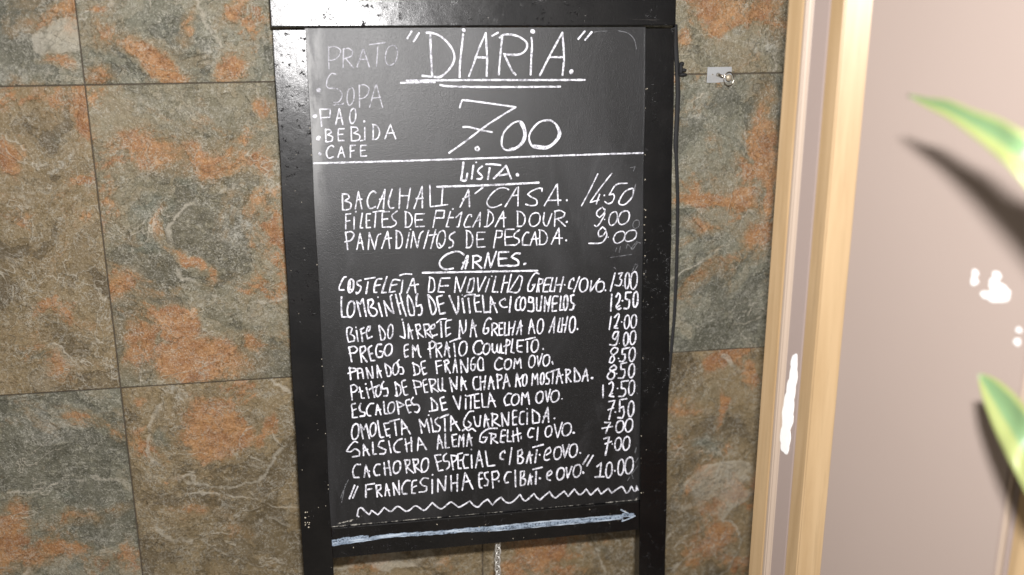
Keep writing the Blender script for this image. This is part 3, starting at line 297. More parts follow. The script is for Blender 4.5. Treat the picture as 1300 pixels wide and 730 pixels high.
  '-1901,-5203 -1953,-5220 -1944,-5316 -1948,-5411 -1877,-5410;-1944,-5302 -1891,-5286;-1823,-5209 -1845,-5268 -1828,-5324 -1771,-5349 -1779,-5396 -1838,-5399;-1642,-5221 -1694,-5225 -1743,-5303 -1733,-5386 -1688,-5403;-1616,-5388 -1590,-5239 -1544,-5393;-1607,-5327 -1548,-5317;-1498,-5204 -1491,-5383 -1446,-5387;-1381,-5219 -1421,-5241 -1443,-5314 -1430,-5373 -1396,-5383 -1356,-5345 -1343,-5272 -1356,-5229 -1386,-5219;-1308,-5211 -1289,-5405;-1315,-5210 -1205,-5273 -1292,-5308;-1130,-5196 -1184,-5220 -1167,-5317 -1143,-5395 -1117,-5390;-1166,-5290 -1113,-5280;-1077,-5172 -1105,-5218 -1080,-5275 -1008,-5287 -990,-5344 -1018,-5397 -1057,-5387;-813,-5205 -805,-5392;-820,-5197 -736,-5293 -732,-5383 -845,-5396;-633,-5196 -687,-5220 -670,-5312 -659,-5396 -591,-5380;-676,-5297 -609,-5281;-496,-5194 -415,-5401 -388,-5201;-314,-5245 -318,-5400;-298,-5207 -125,-5181;-238,-5219 -245,-5398;-185,-5207 -182,-5395 -118,-5391;-180,-5293 -119,-5290;-79,-5184 -68,-5387 15,-5393;15,-5393 42,-5177 121,-5393;32,-5301 108,-5306;360,-5214 307,-5211 252,-5293 274,-5388 335,-5377;429,-5227 383,-5248 359,-5321 375,-5379 415,-5391 462,-5353 474,-5279 457,-5237 423,-5226;511,-5390 521,-5210 566,-5283 605,-5208 626,-5390;793,-5213 749,-5236 727,-5312 743,-5374 781,-5385 824,-5345 835,-5268 820,-5223 787,-5213;874,-5211 897,-5378 944,-5192;1026,-5213 976,-5236 951,-5312 969,-5374 1013,-5386 1063,-5346 1075,-5269 1057,-5224 1020,-5213;1746,-5180 1746,-5370;1839,-5165 1881,-5133 1902,-5183 1889,-5267 1840,-5355 1910,-5367;1854,-5335 1889,-5316;2133,-5135 2028,-5142 2029,-5248 2085,-5259 2093,-5323 2058,-5370 1988,-5370;2195,-5133 2159,-5165 2142,-5269 2156,-5351 2189,-5365 2225,-5309 2233,-5205 2218,-5146 2191,-5132',
  '-316,-5194,10;1119,-5346,8;1970,-5244,9'),
 ('OMOLETA MISTA GUARNECIDA. 7.50', 2.81,
  '-1903,-5504 -1946,-5536 -1971,-5639 -1959,-5722 -1923,-5737 -1879,-5681 -1865,-5577 -1878,-5518 -1908,-5504;-1843,-5522 -1812,-5732;-1843,-5522 -1794,-5602 -1758,-5522;-1758,-5522 -1721,-5739;-1654,-5509 -1689,-5536 -1710,-5625 -1700,-5696 -1671,-5708 -1635,-5660 -1623,-5571 -1634,-5520 -1659,-5508;-1593,-5486 -1569,-5716 -1518,-5734;-1438,-5525 -1510,-5533 -1488,-5639 -1471,-5723 -1425,-5713;-1494,-5631 -1434,-5615;-1417,-5506 -1285,-5481;-1352,-5511 -1335,-5720;-1253,-5719 -1252,-5491 -1134,-5715;-1237,-5630 -1177,-5614;-995,-5510 -968,-5714;-995,-5510 -925,-5626 -889,-5511;-889,-5511 -854,-5715;-828,-5501 -801,-5712;-728,-5502 -769,-5540 -751,-5598 -699,-5643 -720,-5705 -787,-5706;-695,-5504 -574,-5464;-629,-5523 -627,-5712;-543,-5712 -537,-5486 -415,-5714;-533,-5619 -457,-5585;-205,-5440 -273,-5450 -344,-5562 -346,-5656 -286,-5684 -239,-5633 -284,-5590;-199,-5526 -172,-5662 -119,-5673 -101,-5518;-51,-5694 -32,-5499 17,-5700;-42,-5593 19,-5582;74,-5491 71,-5688;59,-5498 142,-5520 141,-5567 80,-5618 185,-5696;211,-5501 223,-5699;211,-5501 300,-5697;318,-5494 308,-5690;433,-5478 380,-5490 377,-5695 431,-5691;378,-5585 432,-5573;548,-5502 494,-5514 477,-5655 508,-5697 538,-5691;594,-5522 589,-5695;672,-5488 677,-5694 770,-5685 771,-5566 672,-5480;825,-5689 904,-5457 915,-5688;841,-5603 911,-5592;1833,-5440 1931,-5429 1879,-5565 1842,-5717;1826,-5568 1909,-5544;2111,-5414 2006,-5425 2003,-5604;2002,-5558 2059,-5532 2075,-5640 2046,-5714 1978,-5701;2189,-5458 2153,-5492 2136,-5600 2150,-5686 2182,-5701 2218,-5643 2226,-5533 2211,-5472 2184,-5457',
  '-860,-5453,10;592,-5461,8;1004,-5639,11;1939,-5610,11'),
 ('SALSICHA ALEMA GRELH. C/ OVO. 7.00', 2.70,
  '-1893,-5787 -1938,-5770 -2006,-5834 -2054,-5906 -1996,-5918 -1929,-5882 -1873,-5928 -1875,-5990 -1974,-6000;-1816,-5988 -1809,-5822 -1731,-5995;-1807,-5919 -1754,-5903;-1678,-5804 -1678,-5985 -1632,-5982;-1520,-5789 -1573,-5799 -1601,-5866 -1550,-5898 -1492,-5931 -1514,-5985 -1580,-5986;-1448,-5802 -1421,-5978;-1255,-5782 -1322,-5805 -1378,-5884 -1355,-5970 -1295,-5981;-1209,-5786 -1189,-5983;-1123,-5771 -1123,-5981;-1212,-5876 -1111,-5835;-1036,-5974 -1016,-5773 -909,-5970;-1020,-5898 -946,-5890;-748,-5976 -722,-5761 -667,-5969;-732,-5893 -678,-5883;-628,-5761 -627,-5972 -577,-5969;-462,-5773 -530,-5783 -519,-5958 -466,-5954;-524,-5863 -471,-5851;-436,-5964 -417,-5792 -388,-5873 -356,-5781 -363,-5970;-315,-5966 -280,-5771 -242,-5964;-305,-5880 -236,-5846;-370,-5725 -324,-5697 -287,-5731 -233,-5704 -181,-5747;139,-5728 9,-5727 -99,-5801 -124,-5910 -55,-5931 -8,-5856 -69,-5851;54,-5797 46,-5955;23,-5795 115,-5818 114,-5857 60,-5885 143,-5955;261,-5765 207,-5777 189,-5942 235,-5954;198,-5856 260,-5845;299,-5768 289,-5942 343,-5947;376,-5790 381,-5950;438,-5747 458,-5956;359,-5868 491,-5831;498,-5882 497,-5917;692,-5775 638,-5770 599,-5855 621,-5905 668,-5900;754,-5763 737,-5954;924,-5752 883,-5774 862,-5848 877,-5908 913,-5919 953,-5880 964,-5806 949,-5763 919,-5752;1003,-5734 1049,-5946 1121,-5711;1202,-5727 1146,-5752 1118,-5839 1138,-5909 1188,-5923 1244,-5878 1259,-5790 1238,-5739 1195,-5726;1775,-5762 1865,-5769 1828,-5835 1791,-5932;1734,-5851 1896,-5833;2020,-5750 1972,-5774 1949,-5855 1967,-5921 2010,-5933 2058,-5891 2069,-5809 2051,-5762 2014,-5750;2162,-5730 2115,-5758 2092,-5849 2111,-5923 2152,-5936 2199,-5888 2210,-5796 2192,-5743 2156,-5730',
  '-1428,-5743,9;1296,-5886,15'),
 ('CACHORRO ESPECIAL C/BAT. E OVO. 7.00', 2.81,
  '-1868,-6121 -1933,-6124 -1977,-6207 -1965,-6312 -1892,-6318;-1819,-6316 -1788,-6136 -1743,-6322;-1805,-6239 -1743,-6235;-1585,-6145 -1642,-6149 -1677,-6224 -1656,-6304 -1599,-6305;-1527,-6124 -1517,-6315;-1461,-6103 -1436,-6322;-1530,-6210 -1448,-6208;-1332,-6114 -1375,-6138 -1399,-6221 -1386,-6288 -1349,-6300 -1304,-6257 -1291,-6173 -1305,-6125 -1337,-6113;-1223,-6105 -1205,-6307;-1231,-6113 -1157,-6111 -1159,-6171 -1210,-6211 -1106,-6316;-1108,-6106 -1081,-6309;-1108,-6115 -1034,-6112 -1036,-6173 -1095,-6212 -982,-6317;-924,-6104 -967,-6132 -991,-6224 -977,-6298 -940,-6312 -896,-6263 -883,-6170 -897,-6116 -929,-6103;-701,-6070 -792,-6071 -762,-6187 -741,-6315 -677,-6308;-771,-6186 -695,-6166;-617,-6059 -660,-6099 -654,-6170 -587,-6184 -581,-6255 -624,-6304;-551,-6090 -523,-6312;-551,-6090 -468,-6106 -478,-6167 -538,-6205;-384,-6069 -451,-6081 -448,-6301 -406,-6304;-445,-6187 -394,-6173;-296,-6104 -352,-6099 -378,-6198 -357,-6308 -301,-6305;-249,-6116 -245,-6309;-189,-6314 -135,-6050 -84,-6306;-170,-6206 -98,-6196;-39,-6066 -11,-6304 94,-6301;251,-6115 243,-6081 186,-6126 185,-6202 225,-6214;354,-6048 316,-6302;446,-6105 443,-6299 501,-6296 526,-6230 485,-6193;446,-6105 503,-6085 510,-6153 461,-6191;574,-6302 625,-6120 640,-6307;591,-6218 665,-6182;675,-6065 830,-6035;735,-6112 705,-6304;879,-6200 945,-6154 929,-6085 871,-6131 842,-6247 878,-6284 924,-6271;1062,-6087 1015,-6113 991,-6198 1008,-6268 1050,-6282 1097,-6237 1110,-6150 1092,-6099 1056,-6087;1127,-6067 1156,-6265 1226,-6066;1302,-6060 1253,-6088 1229,-6179 1247,-6253 1289,-6267 1338,-6219 1350,-6127 1332,-6073 1296,-6060;1764,-6017 1844,-5997 1822,-6110 1788,-6277;1784,-6100 1882,-6069;1994,-6016 1954,-6043 1935,-6132 1951,-6203 1985,-6216 2025,-6169 2034,-6079 2018,-6028 1989,-6016;2124,-6011 2082,-6040 2061,-6134 2078,-6210 2116,-6223 2158,-6173 2168,-6078 2151,-6024 2119,-6011',
  '-247,-6025,10;777,-6191,12;1398,-6211,12;1894,-6109,8'),
 ('FRANCESINHA ESP. C/BAT. E OVO. 10.00', 2.81,
  '-1962,-6434 -2044,-6627;-1918,-6455 -1995,-6623;-1800,-6439 -1808,-6631;-1800,-6439 -1677,-6432;-1803,-6517 -1721,-6507;-1654,-6461 -1644,-6636;-1654,-6461 -1588,-6458 -1591,-6519 -1641,-6549 -1578,-6634;-1529,-6629 -1506,-6447 -1463,-6635;-1518,-6551 -1468,-6547;-1407,-6447 -1397,-6632;-1407,-6447 -1323,-6630;-1324,-6419 -1323,-6630;-1160,-6434 -1217,-6429 -1278,-6511 -1273,-6617 -1216,-6631;-1068,-6433 -1127,-6454 -1141,-6629 -1091,-6633;-1130,-6542 -1071,-6520;-894,-6421 -960,-6407 -1011,-6464 -980,-6519 -922,-6542 -933,-6612 -1033,-6621;-836,-6444 -842,-6655;-753,-6442 -758,-6636;-753,-6442 -657,-6627;-635,-6408 -652,-6628;-559,-6406 -557,-6645;-462,-6397 -473,-6653;-562,-6529 -465,-6520;-396,-6642 -350,-6376 -239,-6639;-370,-6526 -281,-6508;-94,-6398 -142,-6419 -138,-6606 -106,-6634;-144,-6503 -95,-6491;-5,-6397 -61,-6409 -47,-6486 -7,-6532 -25,-6607 -65,-6603;52,-6402 64,-6649;52,-6402 133,-6392 156,-6461 115,-6517 58,-6521;336,-6426 279,-6429 237,-6519 252,-6589 293,-6584;401,-6406 406,-6662;483,-6430 480,-6651;483,-6430 540,-6426 531,-6502 498,-6533;498,-6533 555,-6564 538,-6639 480,-6651;595,-6644 630,-6476 645,-6640;612,-6569 662,-6522;671,-6412 811,-6389;720,-6450 710,-6645;893,-6541 959,-6496 943,-6452 893,-6490 884,-6575 934,-6605;1104,-6422 1057,-6447 1034,-6529 1051,-6597 1091,-6610 1138,-6567 1150,-6483 1133,-6434 1098,-6422;1183,-6429 1200,-6593 1267,-6419;1360,-6393 1312,-6418 1288,-6505 1306,-6576 1348,-6589 1396,-6544 1408,-6456 1390,-6405 1354,-6392;1529,-6255 1442,-6392;1596,-6267 1500,-6424;1657,-6451 1724,-6395 1702,-6620;1630,-6614 1765,-6619;1854,-6398 1815,-6432 1796,-6541 1811,-6629 1845,-6644 1884,-6585 1893,-6475 1878,-6413 1849,-6398;2039,-6365 2003,-6400 1985,-6513 2000,-6603 2032,-6618 2068,-6558 2076,-6444 2061,-6380 2034,-6365;2173,-6342 2121,-6377 2096,-6493 2117,-6587 2162,-6604 2213,-6543 2225,-6425 2205,-6358 2166,-6341',
  '-829,-6371,11;152,-6551,13;777,-6562,15;1442,-6528,16;1937,-6541,11'),
 ('wavy rule', 2.59,
  '-1925,-6919 -1947,-6908 -1921,-6804 -1879,-6782 -1817,-6858 -1770,-6906 -1735,-6843 -1702,-6868 -1647,-6918 -1605,-6877 -1552,-6812 -1456,-6883 -1354,-6812 -1241,-6899 -1175,-6883 -1090,-6828 -975,-6910 -906,-6863 -846,-6800 -773,-6875 -715,-6910 -655,-6876 -570,-6818 -487,-6883 -451,-6908 -386,-6881 -288,-6826 -225,-6904 -160,-6930 -94,-6865 -21,-6823 51,-6921 118,-6849 184,-6808 247,-6887 313,-6911 379,-6882 470,-6791 518,-6877 560,-6898 610,-6860 684,-6794 725,-6861 775,-6906 842,-6847 924,-6785 965,-6858 1015,-6892 1073,-6850 1149,-6796 1207,-6887 1258,-6831 1308,-6777 1342,-6832 1382,-6872 1429,-6860 1489,-6793 1551,-6885 1576,-6884 1671,-6798 1712,-6879 1733,-6887 1834,-6812 1889,-6894 2004,-6821 2059,-6811 2114,-6907 2155,-6896 2202,-6810 2244,-6890 2278,-6887 2284,-6810 2305,-6882',
  ''),
 ('chalk ghost', 1.40,
  '2192,-2278 2218,-2202 2201,-2304;2238,-2726 2199,-2743 2180,-2797 2195,-2840 2230,-2847 2269,-2818 2278,-2764 2263,-2733 2233,-2726;2245,-3039 2183,-3106 2157,-3149 2192,-3142 2254,-3057 2299,-3067;2136,-1970 2206,-1956 2180,-2014;1853,-3259 2165,-3229;1943,-3121 1920,-3177;1997,-3104 1979,-3189;2085,-3136 2104,-3070 2164,-3139;1902,-3405 1942,-3445;2177,-3485 2225,-3372 2265,-3393 2216,-3467;2251,-4720 2273,-4721;2244,-4964 2282,-4960;2247,-5228 2275,-5225;2270,-5335 2278,-5350;1590,-83 1651,-74 1773,-67;1943,-64 2079,-97 2172,-183 2207,-312;-2047,-6339 -2127,-6506 -2168,-6607;-2091,-6405 -2159,-6678;2270,-6198 2251,-6279;2299,-6366 2259,-6432;2294,-6497 2247,-6556 2200,-6621;2207,-6636 2228,-6686;2139,-6714 2173,-6661',
  ''),
]
ARROW = '-2306,-7282 -2080,-7267 -1816,-7255 -1552,-7233 -1197,-7239 -750,-7254 -298,-7249 -24,-7256;-24,-7237 529,-7241 1276,-7244 2018,-7248;-25,-7309 714,-7314 1465,-7315 2047,-7306;2027,-7162 2133,-7226 2249,-7282 2134,-7325 2047,-7350;2046,-7237 2057,-7337;2076,-7270 2210,-7282'

# ---------------------------------------------------------------- materials of the things
def paint_material(name, grain, seed=0):
    s = NT(name); P = s.obj(); P = s.vmath('ADD', P, (seed, seed * .7, 0))
    g = s.noise(s.scale(P, grain), 40, 6, .6)
    wear = s.step(s.noise(s.scale(P, grain), 120, 5, .7), .66, .72)
    spot = s.step(s.noise(P, 210, 2, .5), .77, .79)
    dust = s.noise(P, 14, 5, .6)
    chips = s.math('MULTIPLY', s.step(s.noise(P, 95, 6, .75), .58, .66), s.step(s.noise(P, 9, 3, .5), .45, .60))
    col = s.mix(s.step(dust, .35, .75), (.0022, .0022, .0026), (.0055, .005, .005))
    col = s.mix(s.math('MULTIPLY', wear, .35), col, (.09, .08, .075))
    col = s.mix(s.math('MULTIPLY', spot, .8), col, (.42, .40, .36))
    col = s.mix(s.math('MULTIPLY', chips, .8), col, (.012, .010, .012))
    n = s.bump(g, .22, .0010); n = s.bump(s.noise(P, 420, 3, .8), .55, .0007, n); n = s.bump(chips, .8, .0008, n)
    n = s.bump(s.noise(P, 22, 3, .5), .12, .004, n)
    nc = s.bump(g, .12, .0010); nc = s.bump(s.noise(P, 22, 3, .5), .14, .004, nc); nc = s.bump(s.noise(P, 520, 2, .8), .20, .0004, nc); nc = s.bump(chips, .7, .0008, nc)
    rough = s.math('ADD', s.math('MULTIPLY_ADD', dust, .14, .34), s.math('MULTIPLY', chips, .3))
    cw = s.math('MULTIPLY', s.math('MULTIPLY_ADD', s.step(s.noise(P, 260, 5, .85), .34, .52), .55, .40), s.math('SUBTRACT', 1.0, s.math('MULTIPLY', chips, .9)))
    return s.set(Base_Color=col, Roughness=rough, Normal=n, Specular_IOR_Level=.12, Coat_IOR=1.36, Coat_Weight=cw, Coat_Roughness=s.math('MULTIPLY_ADD', dust, .16, .12), Coat_Normal=nc)
paint_up = paint_material('black_paint_upright', (1, 1, .06))
paint_flat = paint_material('black_paint_crosswise', (.06, 1, 1), 3)

s = NT('chalkboard_coating'); P = s.obj()
sm = s.noise(s.scale(P, (1, 1, .45)), 7, 5, .55, .6); sm2 = s.noise(s.scale(P, (1, 1, .3)), 22, 5, .6, 1.5)
speck = s.noise(P, 620, 3, .7)
dusty = s.math('MULTIPLY', s.step(sm, .48, .74), .5); dusty = s.math('ADD', dusty, s.math('MULTIPLY', s.step(sm2, .52, .75), .30))
# wiped chalk left along the two long edges of the panel
sep = s.n('ShaderNodeSeparateXYZ'); s.l(P, sep.inputs[0])
lft = s.math('SUBTRACT', 1.0, s.step(sep.outputs[0], -.2300, -.2050)); rgt = s.step(sep.outputs[0], .190, .228)
up = s.step(sep.outputs[2], .78, 1.0)
band = s.math('MULTIPLY', s.math('MULTIPLY', s.step(s.noise(s.scale(P, (1, 1, .25)), 45, 4, .6), .38, .62), s.math('MULTIPLY', lft, up)), 1.0)
dusty = s.math('ADD', dusty, band, clamp=True)
dusty = s.math('ADD', dusty, s.math('MULTIPLY', rgt, .15), clamp=True)
col = s.mix(dusty, (.0060, .0060, .0065), (.040, .040, .043))
col = s.mix(s.math('MULTIPLY', s.step(speck, .56, .75), .5), col, (.07, .07, .075))
col = s.mix(s.math('MULTIPLY', band, .75), col, (.24, .24, .235))
n = s.bump(speck, .5, .0006); n = s.bump(s.noise(P, 160, 3, .6), .15, .0005, n)
board_mat = s.set(Base_Color=col, Roughness=s.math('MULTIPLY_ADD', sm2, .08, .34), Normal=n, Specular_IOR_Level=.44)

def chalk_material(name, color, dim, alpha):
    s = NT(name); P = s.obj()
    a = s.noise(P, 340, 4, .7); b = s.noise(P, 55, 3, .6)
    col = s.mix(s.step(s.math('ADD', s.math('MULTIPLY', a, .6), s.math('MULTIPLY', b, .4)), .38, .56), dim, color)
    al = s.math('MULTIPLY_ADD', s.step(a, .30, .55), 1 - alpha[0], alpha[0]); al = s.math('MULTIPLY', al, alpha[1])
    return s.set(Base_Color=col, Roughness=.85, Normal=s.bump(a, .3, .0003), Alpha=al)
chalk = chalk_material('white_chalk_marker', (.78, .78, .85), (.36, .36, .40), (.50, 1.0))
chalk_thin = chalk_material('thin_worn_chalk', (.52, .52, .57), (.26, .26, .29), (.35, .95))
chalk_faint = chalk_material('rubbed_chalk', (.42, .43, .46), (.20, .20, .22), (.05, .32))
chalk_wash = chalk_material('thin_blue_white_wash', (.34, .42, .53), (.10, .14, .20), (.20, .80))

# ---------------------------------------------------------------- the menu board
BO = Vector((0.20396168, -0.03847835, 1.09725839))                     # middle of the top rail's lower edge
BU, BN, BV = (Vector((0.9999107431, 0.011967190, -0.005940718)), Vector((-0.012441375, 0.996085174, -0.087518784)),
              Vector((0.004870107, 0.087584883, 0.996145155)))
LEG = 1.095                                                             # local height of that edge above the feet
base = BO - BV * LEG
board = empty('menu_board', base)
mm = Matrix.Identity(4)
for i in range(3): mm[i][0], mm[i][1], mm[i][2], mm[i][3] = BU[i], BN[i], BV[i], base[i]
board.matrix_world = mm
tag(board, 'tall black wooden menu board with a handwritten white price list, leaning on the slate tiles', 'menu board')
W2, SW = .275, .0424
def stile(x0, x1):
    bm = bmesh.new(); box(bm, (x0, 0, 0), (x1, .021, LEG - .0036), .0005, 1)
    for v in bm.verts:                                                  # feet cut level with the floor
        if v.co.z < .1:
            wz = (base + BU * v.co.x + BN * v.co.y).z
            v.co.z = -wz / BV.z + (v.co.z if v.co.z < .01 else 0)
    bmesh.ops.subdivide_edges(bm, edges=[e for e in bm.edges if e.calc_length() > .5], cuts=24)
    for v in bm.verts:
        if .05 < v.co.z < LEG - .02: v.co.x += .0005 * math.sin(v.co.z * 31 + x0 * 9) + random.uniform(-.00012, .00012)
    return meshobj('stile', bm, paint_up, board)
stile(-W2, -W2 + SW); stile(W2 - SW, W2)
bm = bmesh.new(); box(bm, (-W2 - .0022, -.0022, LEG), (W2 + .0006, .0285, LEG + .085), .0016)
meshobj('top_rail', bm, paint_flat, board)
bm = bmesh.new(); box(bm, (-W2 + SW + .0004, .0006, LEG - .7517), (W2 - SW - .0004, .0195, LEG - .7050), .0013)
bmesh.ops.subdivide_edges(bm, edges=[e for e in bm.edges if e.calc_length() > .3], cuts=16)
brail = meshobj('bottom_rail', bm, paint_flat, board)
bm = bmesh.new(); box(bm, (-W2 + SW - .0015, .0045, LEG - .7046), (W2 - SW + .0015, .0100, LEG - .0012), .0003, 1)
panel = meshobj('chalkboard', bm, board_mat, board)

def smooth(pts):
    if len(pts) < 3: return pts
    runs, cur = [], [pts[0]]
    for i in range(1, len(pts)):
        cur.append(pts[i])
        if i < len(pts) - 1:
            a = (pts[i][0] - pts[i-1][0], pts[i][1] - pts[i-1][1]); b = (pts[i+1][0] - pts[i][0], pts[i+1][1] - pts[i][1])
            la, lb = math.hypot(*a), math.hypot(*b)
            if la * lb > 0 and (a[0]*b[0] + a[1]*b[1]) / (la * lb) < .22: runs.append(cur); cur = [pts[i]]
    runs.append(cur); out = []
    for r in runs:
        if len(r) < 3: seg = r
        else:
            seg = []; e = [(2*r[0][0]-r[1][0], 2*r[0][1]-r[1][1])] + r + [(2*r[-1][0]-r[-2][0], 2*r[-1][1]-r[-2][1])]
            if r[0] == r[-1]: e[0] = r[-2]; e[-1] = r[1]
            for i in range(1, len(e) - 2):
                p0, p1, p2, p3 = e[i-1], e[i], e[i+1], e[i+2]
                for k in range(4):
                    t = k / 4
                    seg.append(tuple(.5 * (2*p1[c] + (p2[c]-p0[c])*t + (2*p0[c]-5*p1[c]+4*p2[c]-p3[c])*t*t + (3*p1[c]-p0[c]-3*p2[c]+p3[c])*t**3) for c in (0, 1)))
            seg.append(r[-1])
        out += seg if not out else seg[1:]
    return out
def resample(pts, step):
    out = [pts[0]]
    for a, b in zip(pts, pts[1:]):
        d = math.hypot(b[0]-a[0], b[1]-a[1]); k = max(1, int(d / step))
        for j in range(1, k + 1): out.append((a[0] + (b[0]-a[0]) * j / k, a[1] + (b[1]-a[1]) * j / k))
    return out
def ribbon(bm, pts, w, y0, h, wob=.12):
    """a raised stroke of chalk on the plane y = y0, standing h proud of it"""
    ph = random.uniform(0, 9); pts = resample(smooth(pts), .0016); n = len(pts)
    if n < 2: return
    t0 = (pts[0][0]-pts[1][0], pts[0][1]-pts[1][1]); t1 = (pts[-1][0]-pts[-2][0], pts[-1][1]-pts[-2][1])
    def ext(p, t, f): l = math.hypot(*t) or 1; return (p[0] + t[0]/l*w*f, p[1] + t[1]/l*w*f)
    P = [ext(pts[0], t0, .42), ext(pts[0], t0, .28)] + pts + [ext(pts[-1], t1, .28), ext(pts[-1], t1, .42)]
    S = [.45, .85] + [1] * n + [.85, .45]
    rows = []
    for i, p in enumerate(P):
        a, b = P[max(i-1, 0)], P[min(i+1, len(P)-1)]; tx, tz = b[0]-a[0], b[1]-a[1]; l = math.hypot(tx, tz) or 1
        nx, nz = -tz/l, tx/l
        r = w/2 * S[i] * (1 + wob * math.sin(i * .55 + ph) + random.uniform(-wob, wob) * .6)
        hh = h + i * 4e-7
        rows.append([bm.verts.new((p[0] + nx*r*f, y0 - (hh if abs(f) < 1 else -.0001), p[1] + nz*r*f + LEG)) for f in (-1, -.86, .86, 1)])
    for A, B in zip(rows, rows[1:]):
        for k in range(3): bm.faces.new((A[k], A[k+1], B[k+1], B[k]))
    bm.faces.new(rows[0]); bm.faces.new(rows[-1][::-1])
def dot(bm, x, z, r, y0, h):
    n = 10; ph = random.uniform(0, 6); ring = []
    for k in range(n):
        a = 2*math.pi*k/n; rr = r * (1 + .1*math.sin(a*2+ph)); ring.append((x + rr*math.cos(a), z + rr*math.sin(a)))
    lo = [bm.verts.new((p[0], y0 + .0001, p[1] + LEG)) for p in ring]; hi = [bm.verts.new((x+(p[0]-x)*.9, y0 - h, z+(p[1]-z)*.9 + LEG)) for p in ring]
    bm.faces.new(hi)
    for k in range(n): bm.faces.new((lo[k], lo[(k+1) % n], hi[(k+1) % n], hi[k]))
def pts_of(sx): return [tuple(int(c) * 1e-4 for c in q.split(',')) for q in sx.split()]
SAY = {'PRATO SOPA PAO BEBIDA CAFE': 'chalk list reading PRATO, SOPA, PÃO, BEBIDA, CAFÉ', 'title DIARIA': 'large underlined chalk title reading "DIÁRIA."',
       'price 7.00': 'large chalk price reading 7.00', 'rule under the daily menu': 'long straight chalk rule under the daily menu',
       'wavy rule': 'wavy chalk line under the price list', 'chalk ghost': 'faint remains of rubbed-out chalk writing'}
kk = 0
def letters(name, label, strokes, dots, w, mat):
    global kk
    if not strokes and not dots: return
    bm = bmesh.new()
    for p in strokes:
        kk += 1; ribbon(bm, p, w * .001 * random.uniform(.78, .94), .0045, (.00022 if mat is not chalk_faint else .00012) + (kk % 17) * .000022)
    for x, z, r in dots:
        kk += 1; dot(bm, x, z, r * 1.3, .0045, .00022 + (kk % 17) * .000022)
    tag(meshobj(name, bm, mat, panel), label)
for name, w, strokes, dots in WRITING:
    S = [pts_of(q) for q in strokes.split(';')]
    Dt = [tuple(int(c) * 1e-4 for c in d.split(',')) for d in dots.split(';')] if dots else []
    mx = lambda p: sum(q[0] for q in p) / len(p)
    wide = lambda p: max(q[0] for q in p) - min(q[0] for q in p) > .09
    if name == 'chalk ghost':
        for p in S: letters('chalk_smudge', None, [p], [], w, chalk_faint)
    elif 'rule' in name: letters('chalk_rule', SAY[name], S, Dt, w, chalk)
    elif name.startswith('PRATO'):
        rows = {'PRATO': (1, -.060), 'SOPA': (-.060, -.1100), 'PÃO': (-.1100, -.1325), 'BEBIDA': (-.1325, -.1555), 'CAFÉ': (-.1555, -1)}
        for t, (hi, lo) in rows.items():
            letters('chalk_lettering', 'chalk word ' + t + ' in the top left list', [p for p in S if lo < sum(q[1] for q in p)/len(p) <= hi], [d for d in Dt if lo < d[1] <= hi], w * (.9 if hi > -.11 else 1.0), chalk_thin if hi > -.11 else chalk)
    elif name[-3:] in ('.00', '.50') and name[0] != 'p':
        cut = {'BACALHAU': .1370, 'FILETES': .1450, 'PANADINHOS': .1400, 'COSTELETA': .1680, 'FRANCESINHA': .1500}.get(name.split()[0], .1480)
        txt, price = name.rsplit(' ', 1)
        letters('chalk_lettering', 'chalk line reading ' + txt, [p for p in S if mx(p) < cut], [d for d in Dt if d[0] < cut], w, chalk)
        letters('chalk_price', 'chalk price reading ' + price, [p for p in S if mx(p) >= cut], [d for d in Dt if d[0] >= cut], w, chalk)
    else:
        letters('chalk_lettering', SAY.get(name, 'chalk heading reading ' + name), [p for p in S if not wide(p)], Dt, w, chalk)
        for p in S:
            if wide(p): letters('chalk_rule', 'chalk underline below the heading ' + name.replace('title ', ''), [p], [], w, chalk)
# the arrow on the bottom rail: a thin wiped wash under two brushed strokes and a hollow head
aw = [pts_of(q) for q in ARROW.split(';')]
shaft = aw[0] + aw[1][1:]
bm = bmesh.new(); mid = [(x, z - .0012) for x, z in aw[0]] + [((a[0]+b[0])/2, (a[1]+b[1])/2) for a, b in zip(aw[1][1:], aw[2][1:])]
ribbon(bm, mid, .0062, .0006, .00016, .16)
ribbon(bm, [(aw[0][0][0], aw[0][0][1] + .0035), (aw[0][0][0] + .012, aw[0][0][1] + .0045), (aw[0][2][0], aw[0][2][1] + .0030)], .0050, .0006, .00020, .3)
hx = [aw[3][0], aw[3][2], aw[3][4]]; c = [sum(p[i] for p in hx) / 3 for i in (0, 1)]
ribbon(bm, [(hx[0][0] + .004, c[1] + .001), (hx[1][0] - .004, c[1] - .0002)], .0065, .0006, .00024, .1)
tag(meshobj('arrow_wash', bm, chalk_wash, brail), 'thin bluish white wash of the long arrow')
bm = bmesh.new()
for i, q in enumerate([shaft, [(x + .001, z - .0032 + .003 * k / 5) for k, (x, z) in enumerate(aw[0][:6])] + aw[2]] + [aw[3], aw[3][2:], aw[4], aw[5]]): ribbon(bm, q, (.0019, .0019, .0021, .0020, .0014, .0012)[i], .0006, .0004 + i * .00003, .25)
ribbon(bm, [(x, z - .003) for x, z in aw[0][:5]], .0016, .0006, .00062, .3)
s = NT('brushed_blue_white'); P = s.obj(); a = s.noise(s.scale(P, (.1, 1, 1)), 300, 4, .7)
brushed = s.set(Base_Color=s.mix(s.step(a, .35, .6), (.20, .27, .37), (.52, .60, .70)), Roughness=.7, Alpha=s.math('MULTIPLY_ADD', s.step(a, .38, .58), .65, .20))
tag(meshobj('chalk_arrow', bm, brushed, brail), 'long white arrow pointing right')
bm = bmesh.new()
